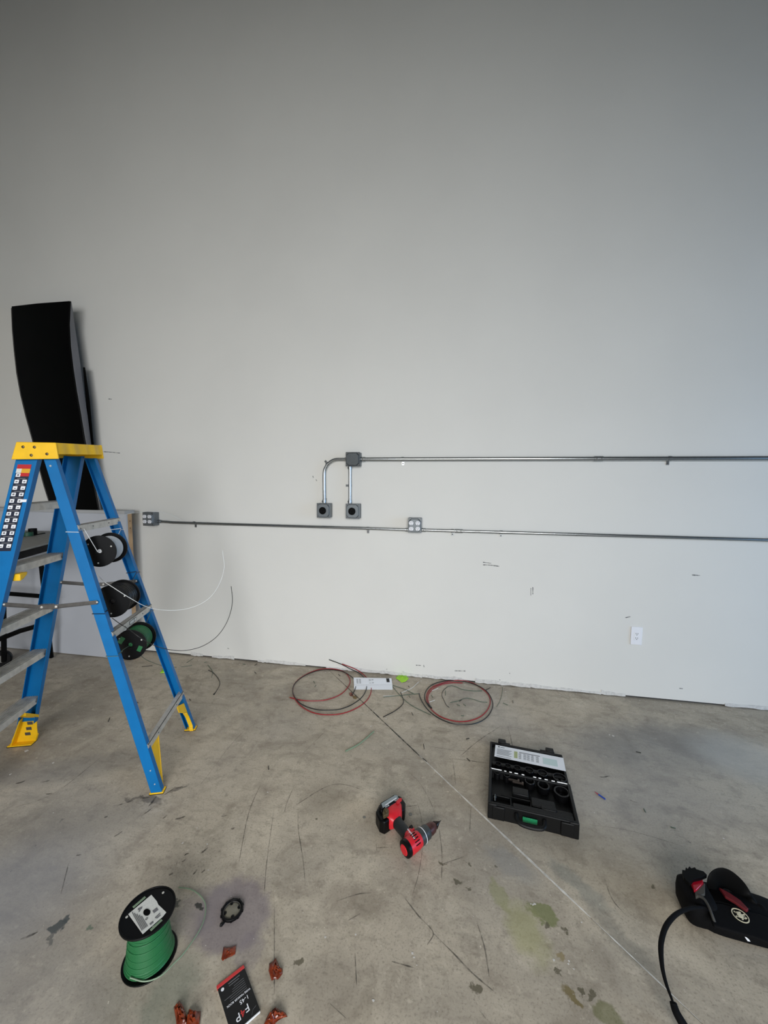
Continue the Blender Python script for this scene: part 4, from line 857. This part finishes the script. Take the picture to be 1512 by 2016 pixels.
places = ["right of the drill's battery, below the coils", 'between the two coils, in front of the paper', 'in the open floor below the paper and left coil', 'above the case, below the right coil', 'just left of the case lid', 'inside the right coil, lower left of centre', 'inside the right coil, lower centre', 'inside the right coil on the wavy wire', 'inside the right coil by the hooked wire', 'inside the right coil near its left edge', 'inside the right coil near its bottom', 'between the curved offcut and the right coil', 'behind the ladder foot, slanting toward the wall', 'below the lowest ladder spool', 'near the wall right of the ladder, above the bent offcut', 'against the wall between ladder and left coil, tilted', 'left of the left coil, under the tilted one', 'near the wall between ladder and left coil, flat', 'near the wall right of the right coil', 'right of the blue crimp connector', "left of the ladder's near back leg", 'in the open floor right of the ladder feet', 'inside the left coil, left one of two', 'inside the left coil, right one of two', 'at the top inside the left coil', "just right of the paper's corner", 'in the right-hand floor above the case', 'lower right of the case', 'to the right of the right coil', 'beside the near back leg of the ladder, tiny', 'behind the near back leg of the ladder']
for (pts, c_), wh in zip(short, places):
    nm = ('very short black wire clipping ' if c_ == 'b' else 'very short green wire clipping ')+wh
    floor_wire('wire_clipping', nm, 'wire offcut', pts, WMt[c_], .0019, {'b': 'short black wire clippings', 'g': 'short green wire clippings'}[c_])
q = MB(); q.tube([fl(u, v, .004) for u, v in zD([(668, 1308), (652, 1326)])], [.002, .0055], 8); tag(obj('wire_nut', q, wire_b), 'black blob at the end of the curved offcut right of the ladder', 'wire tip')

# ------------------------------------------------------------------ paper, film scraps
t = thing('instruction_sheet', fl(733, 1350), 'folded white instruction sheet lying by the wall between the two coils', 'paper')
a, b = fl(697, 1357.5, .002), fl(773, 1358, .002); c_, d_ = fl(772.5, 1348, .012), fl(697, 1349, .012); e_, f_ = flw(770.5, 1335.5, .03), flw(696, 1334, .03)
def sheet(name, p, m=paper, par=t): q = MB(); q.prism(p, (0, 0, .0008)); return obj(name, q, m, par, smooth=False)
sheet('lower_fold', [a, b, c_, d_]); sheet('upper_fold', [d_+UZ*.002, c_+UZ*.002, e_, f_])
def up_(x_, y_): p = ((d_+UZ*.002)*(1-x_)+(c_+UZ*.002)*x_)*(1-y_)+(f_*(1-x_)+e_*x_)*y_; return p+Vector((0, -.0006, .0012))
sheet('printed_block', [up_(.86, .35), up_(.94, .35), up_(.94, .95), up_(.86, .95)], inkd)
q = MB()
for x0 in (.07, .14, .40, .47):
    for k in range(6): q.prism([up_(x0, .2+k*.11), up_(x0+.05, .2+k*.11), up_(x0+.05, .24+k*.11), up_(x0, .24+k*.11)], (0, 0, .0003))
obj('print_lines', q, ink, t, smooth=False)
def crumple(name, label, cat, outline, m, amp, seed, group=None, zb=.001):
    rnd = random.Random(seed); cx_ = sum(p[0] for p in outline)/len(outline); cy_ = sum(p[1] for p in outline)/len(outline)
    c0 = fl(cx_, cy_); O_ = [fl(u, v) for u, v in outline]; n = len(O_); rings = 6; vs = [c0+UZ*(amp*1.2+zb)]; fs = []
    for k in range(1, rings+1):
        for i in range(n*2):
            p = O_[i//2] if i % 2 == 0 else (O_[i//2]+O_[(i//2+1) % n])/2
            q_ = c0+(p-c0)*(k/rings); vs.append(Vector((q_.x, q_.y, zb+amp*((.35+.65*abs(math.sin(i*1.3+k*.8+seed)))*(1.1-.12*k)*(.75+.35*rnd.random()) if k < rings else rnd.random()*.35))))
    N2 = n*2
    for i in range(N2): fs.append((0, 1+i, 1+(i+1) % N2))
    for k in range(rings-1):
        for i in range(N2):
            a = 1+k*N2+i; b = 1+k*N2+(i+1) % N2; fs.append((a, a+N2, b+N2, b))
    q = MB(); q.add(vs, fs); o = obj(name, q, m, smooth=True, angle=50)
    sd = o.modifiers.new('thickness', 'SOLIDIFY'); sd.thickness = .0006
    return tag(o, label, cat, group)
crumple('film_scrap', 'flat square brown film scrap above the booklet', 'plastic scrap', [(440, 1866), (456, 1866), (465, 1863), (463, 1880), (449, 1887), (439, 1894), (436, 1890)], brown, .008, 1, 'brown film scraps')
crumple('film_scrap', 'crumpled brown film scrap right of the booklet', 'plastic scrap', [(530, 1900), (543, 1889), (549, 1905), (556, 1911), (556, 1920), (547, 1930), (535, 1932), (529, 1915)], brown, .018, 2, 'brown film scraps')
crumple('film_scrap', 'pointed brown film scrap at the bottom edge, left of the booklet', 'plastic scrap', [(342, 1985), (353, 1972), (362, 1988), (367, 2002), (368, 2022), (348, 2024), (345, 2000)], brown, .02, 3, 'brown film scraps')
crumple('film_scrap', 'shiny crumpled brown film scrap between the pointed one and the booklet', 'plastic scrap', [(372, 1990), (380, 1993), (395, 1996), (392, 2026), (366, 2028), (368, 2005)], brown, .022, 4, 'brown film scraps')
crumple('film_scrap', 'brown film scrap at the bottom edge right of the booklet', 'plastic scrap', [(518, 2022), (530, 1999), (543, 1988), (558, 1994), (566, 2003), (550, 2012), (535, 2026)], brown, .022, 5, 'brown film scraps')
crumple('neon_scrap', 'neon green scrap on the floor between paper and right coil', 'plastic scrap', [(779, 1336), (782, 1331), (790, 1328.5), (800, 1331), (805, 1337), (798, 1343), (791, 1344.5)], neon, .012, 6, 'neon green scraps')
crumple('neon_scrap', 'neon green scrap on the floor behind the ladder rail', 'plastic scrap', [(315, 1327), (320, 1318), (327, 1313.5), (334, 1317), (332, 1326), (324, 1325)], neon, .02, 7, 'neon green scraps')
crumple('brown_bit', 'dark reddish bit on the floor just left of the folded paper', 'plastic scrap', [(687, 1365), (692, 1363.5), (696, 1367), (694, 1371), (689, 1370)], brown, .008, 8)
crumple('cardboard_bit', 'small tan cardboard bit beside the folded paper', 'cardboard scrap', [(694, 1370), (699, 1370), (704, 1374), (700, 1377), (695, 1375)], mat('tan_card', (120, 98, 62), .8), .004, 9)

# ------------------------------------------------------------------ booklet
bc = [fl(426.5, 1942, .006), fl(479.5, 1900.5, .006), fl(511, 1992, .006)]
U_ = (bc[1]-bc[0]); V_ = (bc[2]-bc[1]); U_.z = V_.z = 0; V_ = V_-U_*(V_.dot(U_)/U_.dot(U_)); BW, BL = U_.length, V_.length; U_.normalize(); V_.normalize(); B0 = Vector((bc[0].x, bc[0].y, 0))
bk = thing('marker_booklet', B0+U_*BW/2+V_*BL/2, 'black wire marker booklet with a red spine on the floor', 'booklet')
def bq(x0, x1, y0, y1, z0, z1, name, m, par=bk, bev=0): q = MB(); q.prism([B0+U_*x0+V_*y0+UZ*z0, B0+U_*x1+V_*y0+UZ*z0, B0+U_*x1+V_*y1+UZ*z0, B0+U_*x0+V_*y1+UZ*z0], UZ*(z1-z0)); return obj(name, q, m, par, bevel=bev)
bq(.001, BW-.001, .004, BL, .0005, .0055, 'pages', paper); cvr = bq(0, BW, 0, BL-.002, .0055, .0065, 'cover', mat('cover_black', (16, 16, 18), .35))
bq(-.0005, BW+.0005, -.001, .009, .0003, .0072, 'spine', mat('spine_red', (200, 56, 56), .35), bev=.0008)
uL = -U_; vU = V_
text('F', 'lettering', cvr, B0+U_*BW*.66+V_*BL*.77+UZ*.0068, uL, vU, .028, whitep); text('4', 'lettering', cvr, B0+U_*BW*.5+V_*BL*.79+UZ*.0068, uL, vU, .026, MATS['spine_red']); text('P', 'lettering', cvr, B0+U_*BW*.33+V_*BL*.80+UZ*.0068, uL, vU, .028, whitep)
text('1-45', 'lettering', cvr, B0+U_*BW*.66+V_*BL*.60+UZ*.0068, uL, vU, .015, whitep)
text('WIRE MARKER BOOK', 'lettering', cvr, B0+U_*BW*.52+V_*BL*.50+UZ*.0068, uL, vU, .0072, whitep)
q = MB()
a = B0+U_*BW*.36+V_*BL*.115+UZ*.0066; q.prism([a, a+U_*BW*.42, a+U_*BW*.42+V_*.0022, a+V_*.0022], UZ*.0002)
for k in range(6):
    y = .20+.042*k; x1 = .86; x0 = (.5, .42, .40, .1, .28, .25)[k]
    a = B0+U_*BW*x0+V_*BL*(y+.03)+UZ*.0066; b = B0+U_*BW*x1+V_*BL*(y+.03)+UZ*.0066; q.prism([a, b, b+V_*.0010, a+V_*.0010], UZ*.0002)
a = B0+U_*BW*.36+V_*BL*.165+UZ*.0066; q.prism([a, a+U_*BW*.36, a+U_*BW*.36+V_*.0018, a+V_*.0018], UZ*.0002)
obj('print_lines', q, ink, cvr, smooth=False)
q = MB(); q.lathe([(.0045, 0), (.0045, .0004), (0, .0004)], B0+U_*BW*.14+V_*BL*.14+UZ*.0066, UZ, 16); obj('emblem', q, whitep, cvr)
q = MB(); q.tube([B0+U_*BW*.93+V_*BL*.86+UZ*.0067, B0+U_*BW*.80+V_*BL*.88+UZ*.0067, B0+U_*BW*.72+V_*BL*.95+UZ*.0067], .0004, 4); obj('corner_line', q, ink, cvr)

# ------------------------------------------------------------------ black ring with clear insert
rc = fl(457, 1794.5); t = thing('threaded_ring', rc, 'small black plastic ring with clear centre on the purple floor stain', 'ring')
q = MB(); q.ring(rc+UZ*.0005, UZ, .0315, .0375, .009, 40); obj('outer_ring', q, blackp, t, bevel=.001)
q = MB(); q.ring(rc+UZ*.0005, UZ, .0275, .0305, .007, 40); obj('inner_ring', q, dusty, t, bevel=.001)
q = MB(); q.lathe([(.0272, .001), (.0265, .004), (.015, .0065), (0, .008)], rc, UZ, 32); cd = obj('clear_disc', q, clearp, t)
for k in range(4):
    an = R(35+90*k); q = MB(); q.lathe([(.0055, 0), (.0055, .004), (.0, .005)], rc+Vector((math.cos(an)*.0235, math.sin(an)*.0235, .003)), UZ, 10); obj('inner_tab', q, blackp, t)
for k in range(10):
    an = R(36*k+8); q = MB(); q.box(rc+Vector((math.cos(an)*.038, math.sin(an)*.038, .005)), (.004, .006, .006), (math.cos(an), math.sin(an), 0), (-math.sin(an), math.cos(an), 0)); obj('rim_nub', q, blackp, t)
q = MB(); p = fl(435.5, 1821, .004); q.tube([fl(441, 1816, .004), p], [.004, .006], 8); q.tube([p, fl(433, 1824, .004)], [.006, .002], 8); obj('side_tab', q, blackp, t)
for (u, v, r_, lb) in ((808, 1603, .0085, 'round grey metal slug on the floor inside the crook of the drill'), (717, 1609, .007, 'round pale slug on the floor left of the drill')):
    q = MB(); p = fl(u, v, .0003); q.lathe([(0, 0), (r_, 0), (r_, .0008), (r_*.85, .0014), (r_*.75, .0008), (0, .0008)], p, UZ, 24); tag(obj('metal_slug', q, mat('slug_grey%d' % u, (126, 124, 118), .5, .3)), lb, 'slug', 'round slugs by the drill')

# ------------------------------------------------------------------ tool bag with strap
bg = thing('tool_bag', fl(1430, 1810), 'open black tool pouch with red lining and round badge, long strap arching to the left', 'tool bag')
def rbox(c, size, X=(1, 0, 0), e=.55, nz=9, n=28, flat_bottom=True):
    q = MB(); X = Vector(X).normalized(); Y = Vector((-X.y, X.x, 0)); secs = []
    for k in range(nz):
        ph = -math.pi/2+math.pi*k/(nz-1); cz_ = math.copysign(abs(math.sin(ph))**e, math.sin(ph)); rr = max(abs(math.cos(ph))**e, .02)
        sc = []
        for i in range(n):
            a = 2*math.pi*i/n; cx_ = math.copysign(abs(math.cos(a))**e, math.cos(a)); cy_ = math.copysign(abs(math.sin(a))**e, math.sin(a))
            sc.append(Vector(c)+X*(cx_*rr*size[0]/2)+Y*(cy_*rr*size[1]/2)+UZ*(cz_*size[2]/2))
        secs.append(sc)
    q.loft(secs); return q
bx = Vector((.995, -.10, 0)); by = Vector((.10, .995, 0)); BO = Vector((.845, 1.415, 0))
def G3(a, b, z): return BO+bx*a+by*b+UZ*z
obj('end_pocket', rbox(G3(.045, .055, .050), (.10, .135, .098), bx, .5), dkwebbing, bg)
obj('main_body', rbox(G3(.175, .055, .040), (.29, .150, .078), bx, .45), dkwebbing, bg)
fp = [fl(u, v, .086) for u, v in ((1396, 1776), (1420, 1777), (1452, 1786), (1500, 1800), (1530, 1812), (1530, 1862), (1490, 1846), (1440, 1832), (1405, 1822), (1396, 1800))]
q = MB(); q.prism(fp, (0, 0, -.012)); flp_ = obj('front_flap', q, dkwebbing, bg, bevel=.005, seg=3)
fp2 = [fl(u, v, .001) for u, v in ((1402, 1838), (1440, 1848), (1498, 1866), (1530, 1870), (1530, 1810), (1420, 1796))]
q = MB(); q.prism(fp2, (0, 0, .07)); obj('front_skirt', q, mat('navy_black_cloth', (7, 7, 13), .8, spec=.15, noise=.2, scale=200, bump=.3), bg, bevel=.006)
# arched lid behind the opening
arch = [(1388, 1740), (1391, 1722), (1403, 1711), (1420, 1708), (1437, 1714), (1455, 1728), (1470, 1744), (1480, 1762), (1490, 1778), (1500, 1792)]
outer, inner = [], []
for i, (u, v) in enumerate(arch):
    k = i/(len(arch)-1); zt = .07+.085*math.sin(math.pi*min(1, k*1.05+.12)); outer.append(fl(u, v, zt))
cen = sum(outer, Vector())/len(outer)
q = MB(); secs = []
for p in outer:
    d_ = (cen-p); lo = Vector((p.x, p.y, max(.035, p.z-.06)))
    secs.append([p, p+d_*.10+UZ*.012, p+d_*.32+UZ*.006, p+d_*.52+UZ*-.02, lo+d_*.50, lo+d_*.1])
q.loft(secs); ob = obj('arched_lid', q, blackm, bg, angle=60); ob.modifiers.new('s', 'SUBSURF').render_levels = 2; ob.modifiers['s'].levels = 1
q = MB(); q.prism([fl(u, v, .083) for u, v in ((1396, 1745), (1420, 1750), (1450, 1765), (1480, 1790), (1452, 1786), (1420, 1777), (1397, 1776))], (0, 0, -.02)); obj('inner_floor', q, blackm, bg, bevel=.004)
ll = [fl(u, v, .1) for u, v in ((1415, 1746), (1436, 1757), (1458, 1772), (1474, 1789), (1470, 1792), (1448, 1776), (1428, 1764))]
q = MB(); q.prism(ll, (0, 0, -.01)); obj('red_lining', q, dred, bg, bevel=.002)
lr = [fl(u, v, .112) for u, v in ((1360, 1738), (1372, 1728), (1383, 1727), (1385, 1738), (1372, 1751), (1367, 1753))]
q = MB(); q.prism(lr, (0, 0, -.012)); obj('red_lining', q, mat('glossy_red_lining', (150, 12, 30), .2), bg, bevel=.003, label='shiny red lining in the end pocket')
q = MB(); q.prism([fl(u, v, .105) for u, v in ((1367, 1752), (1378, 1740), (1388, 1738), (1388, 1760), (1370, 1766))], (0, 0, -.01)); obj('grey_tab', q, mat('grey_tab', (66, 64, 58), .7), bg, bevel=.002)
fz = [(1346, 1727), (1343, 1712), (1349, 1713), (1350, 1707), (1354, 1710), (1357, 1705), (1361, 1709), (1368, 1707), (1371, 1711), (1385, 1715), (1392, 1722), (1380, 1727), (1366, 1730), (1358, 1738), (1352, 1734)]
q = MB(); q.prism([fl(u, v, .125) for u, v in fz], (0, 0, -.014)); obj('zipper_flap', q, blackm, bg, bevel=.001)
q = MB(); q.tube(smooth_path([fl(u, v, z) for u, v, z in ((1370, 1762, .1), (1384, 1768, .105), (1394, 1782, .102), (1402, 1802, .096), (1408, 1818, .08))], 4), .0045, 8); obj('piping', q, dusty, bg)
# badge
bc_ = fl(1457.5, 1802.3, .0875); q = MB(); q.ring(bc_-UZ*.0008, UZ, .0205, .0232, .0014, 40); bd = obj('badge_ring', q, cream, bg, label='round cream outlined badge')
for an, L_, o_ in ((20, .036, .0), (-32, .034, .003), (38, .020, -.009), (-10, .026, -.006), (8, .018, .010)):
    d_ = Vector((math.cos(R(an)), math.sin(R(an)), 0)); n_ = Vector((-d_.y, d_.x, 0)); q = MB(); q.box(bc_+n_*o_, (L_, .0035, .001), d_, n_, UZ); obj('badge_mark', q, cream, bd)
q = MB(); q.lathe([(.009, 0), (.0085, .0012), (0, .0014)], bc_-UZ*.0004, UZ, 20); obj('badge_mark', q, cream, bd)
q = MB(); a, b = fl(1459, 1832, .056), fl(1473, 1853, .024); d_ = (b-a); n_ = Vector((1, 0, 0)); q.prism([a-n_*.003, a+n_*.005, b+n_*.006, b-n_*.002], (0, -.001, .001)); obj('white_tag', q, paper, bg, smooth=False, label='white cloth tag')
q = MB(); q.tube(smooth_path([fl(u, v, z) for u, v, z in ((1490, 1783, .07), (1500, 1786, .075), (1508, 1795, .07), (1525, 1800, .06))], 4), .008, 8); obj('side_loop', q, dkwebbing, bg)
# strap
sp_ = [(1392, 1789, .092, .0052), (1372, 1787, .104, .0054), (1352, 1790, .115, .0058), (1330, 1801, .122, .0066), (1312, 1822, .118, .0074), (1303, 1848, .108, .0076), (1301, 1872, .096, .0074), (1304, 1905, .082, .0058), (1311, 1935, .070, .0048), (1320, 1960, .062, .0036), (1325, 1974, .058, .0034)]
q = MB(); P = smooth_path([fl(a, b, z) for a, b, z, r_ in sp_], 5); rr = []
for i in range(len(P)):
    k = i/(len(P)-1)*(len(sp_)-1); j = min(int(k), len(sp_)-2); rr.append(sp_[j][3]+(sp_[j+1][3]-sp_[j][3])*(k-j))
q.tube(P, rr, 12); obj('strap', q, dkwebbing, bg)
e_ = [fl(1325, 1972, .058), fl(1327, 1980, .052), fl(1332, 1994, .046), fl(1342, 2012, .036), fl(1356, 2034, .02), fl(1364, 2048, .012)]
q = MB(); q.tube(smooth_path(e_, 4), [.0045]+[.009+.0002*i for i in range(4*5-1)]+[.010], 12); obj('strap_end_pad', q, dkwebbing, bg)

# ------------------------------------------------------------------ tall black bowed panel and thin bar standing on the low wall
YB = 2.815
Lp = [(98, 1003), (84, 960), (72, 915), (61, 868), (48, 820), (38, 780), (30, 735), (25, 690), (21.5, 650), (19.5, 605)]
Rp = [(197, 1003), (188, 955), (178, 910), (168, 862), (160, 815), (152, 770), (145, 725), (140, 685), (138, 645), (140, 598)]
Rb_ = [(199, 1003), (191, 955), (184, 910), (178, 868), (172, 820), (165, 770), (159, 722), (153, 680), (147, 640), (141, 597)]
bp = thing('bowed_board', (wl(148, 1003, YB).x, YB, 1.29), 'tall glossy black bowed board standing on the low wall behind the ladder', 'board')
secs = []; edge = []
for (a, b, c_) in zip(Lp, Rp, Rb_):
    pl_, pr, pb = wl(a[0], a[1], YB), wl(b[0], b[1], YB-.012), wl(c_[0], c_[1], YB+.045)
    z_ = (pl_.z+pr.z)/2; z_ = max(z_, 1.291) if a[1] < 1000 else 1.291
    pb.z = pr.z = pl_.z = z_ if a[1] > 700 else pl_.z
    pr.z = z_ if a[1] > 700 else pr.z
    secs.append([pl_+Vector((-.004, .04, 0)), pl_+Vector((.0, .012, 0)), pl_+Vector((.035, -.012, 0)), (pl_+pr)/2+Vector((0, -.018, 0)), pr+Vector((-.012, -.006, 0)), pr, pb, pb+Vector((-.03, .003, 0))])
q = MB(); q.loft(secs); obj('shell', q, blackg, bp, angle=20)
q = MB(); q.loft([[s_[5]+Vector((.0012, -.001, 0)), s_[6]+Vector((.0012, -.001, 0)), s_[6]+Vector((.003, .0, 0)), s_[5]+Vector((.003, .0, 0))] for s_ in secs]); obj('lit_side_strip', q, mat('lit_side_grey', (104, 104, 108), .4), bp, label='side edge with daylight painted in grey')  # daylight on the black side face, painted as a grey strip
q = MB(); q.loft([[s_[0]+Vector((-.003, -.002, 0)), s_[1]+Vector((-.003, -.002, 0)), s_[1]+Vector((-.001, .0, 0)), s_[0]+Vector((-.001, .0, 0))] for s_ in secs]); obj('sheen_edge', q, mat('sheen_brown', (44, 30, 22), .45), bp, label='left edge with painted brownish sheen')  # brownish sheen along the left edge, put into the colour
Ls = [(163, 723, 167.5, 723), (169, 790, 177, 800), (176, 868, 184, 870), (184, 940, 193, 945), (190, 1003, 199, 1003)]
q = MB(); q.loft([[wl(a, b, 2.872), wl(c_, b, 2.872), wl(c_, b, 2.890), wl(a, b, 2.890)] for a, b, c_, d_ in Ls[::-1]])
for v_ in q.v:
    if v_.z < 1.33: v_.z = 1.2905
tag(obj('black_bar', q, blackm, smooth=False), 'thin black bar leaning beside the bowed black board on the low wall', 'bar')

# ------------------------------------------------------------------ tool table behind the ladder
zt = 1.10
tb = thing('tool_table', (-3.1, 2.45, 0), 'black-framed tool table with a grey top, behind the ladder steps', 'work table')
pA, pB, pC = fl(38, 1083, zt), fl(112, 1064, zt), fl(111, 1046, zt)
poly = [pA+Vector((-.62, -.20, 0)), pA, pB, pC, pC+Vector((-.95, -.02, 0))]
q = MB(); q.prism(poly, (0, 0, -.012)); obj('table_top', q, greytop, tb, bevel=.002)
a, b = fl(65, 1054.5, zt+.001), fl(88, 1050, zt+.001); q = MB(); q.tube([a, b], .006, 6); obj('mitre_slot', q, blackm, tb)
pz = [Vector((p.x, p.y, zt-.012)) for p in poly]; cc = sum(pz, Vector())/len(pz)
q = MB(); q.prism([cc+(p-cc)*.93 for p in pz], (0, 0, -.055)); obj('apron', q, blackm, tb)
lf = fl(99, 1296); lt = Vector((lf.x+.14, lf.y-.12, zt-.06)); 
def leg(a, b, r_=.018): q = MB(); q.tube([a, b], r_, 8); return obj('leg', q, blackm, tb)
leg(fl(101, 1294, .012), wl(80, 1100, 2.58), .017)
l2 = fl(8, 1302, .05); l3 = poly[0]+Vector((.06, .10, 0)); leg(l2, Vector((l2.x+.10, l2.y-.02, zt-.05))); leg(Vector((l3.x-.05, l3.y, .012)), Vector((l3.x, l3.y, zt-.05)))
q = MB(); q.tube([wl(-60, 1163, 2.55), wl(20, 1169, 2.55), wl(84, 1174, 2.55)], .018, 8); obj('cross_bar', q, blackm, tb)
q = MB(); q.tube([wl(-60, 1275, 2.45), wl(0, 1258, 2.45), wl(40, 1242, 2.5), wl(86, 1229, 2.58)], .019, 8); obj('lower_rail', q, blackm, tb)
q = MB(); wc = wl(1, 1275, 2.5); q.lathe([(.03, -.018), (.062, -.018), (.07, -.01), (.07, .01), (.062, .018), (.03, .018)], Vector((wc.x, wc.y, .071)), (.6, -.8, 0), 28, closed=True); whl = obj('wheel', q, blackp, tb)
q = MB(); q.lathe([(0, -.012), (.03, -.012), (.03, .012), (0, .012)], Vector((wc.x, wc.y, .071)), (.6, -.8, 0), 20); obj('wheel_hub', q, mat('hub_grey', (120, 118, 112), .5), whl)
c0 = fl(64.5, 1050, zt); q = MB(); k_ = .026
c0 = wl(64.5, 1049, 2.55); q = MB(); q.lathe([(0, 0), (.028, 0), (.028, .052), (.022, .052), (.022, .01), (0, .01)], Vector((c0.x, c0.y, zt+.0005)), UZ, 20); tag(obj('small_cup', q, blackm), 'small black cup on the grey table top behind the ladder', 'cup')
c1 = wl(55, 1051, 2.50); q = MB(); q.ring(Vector((c1.x, c1.y, zt+.0005)), UZ, .012, .034, .030, 24); tag(obj('tape_roll', q, tape_dk, bevel=.002), 'dark green tape roll on the grey table beside the black cup', 'tape')
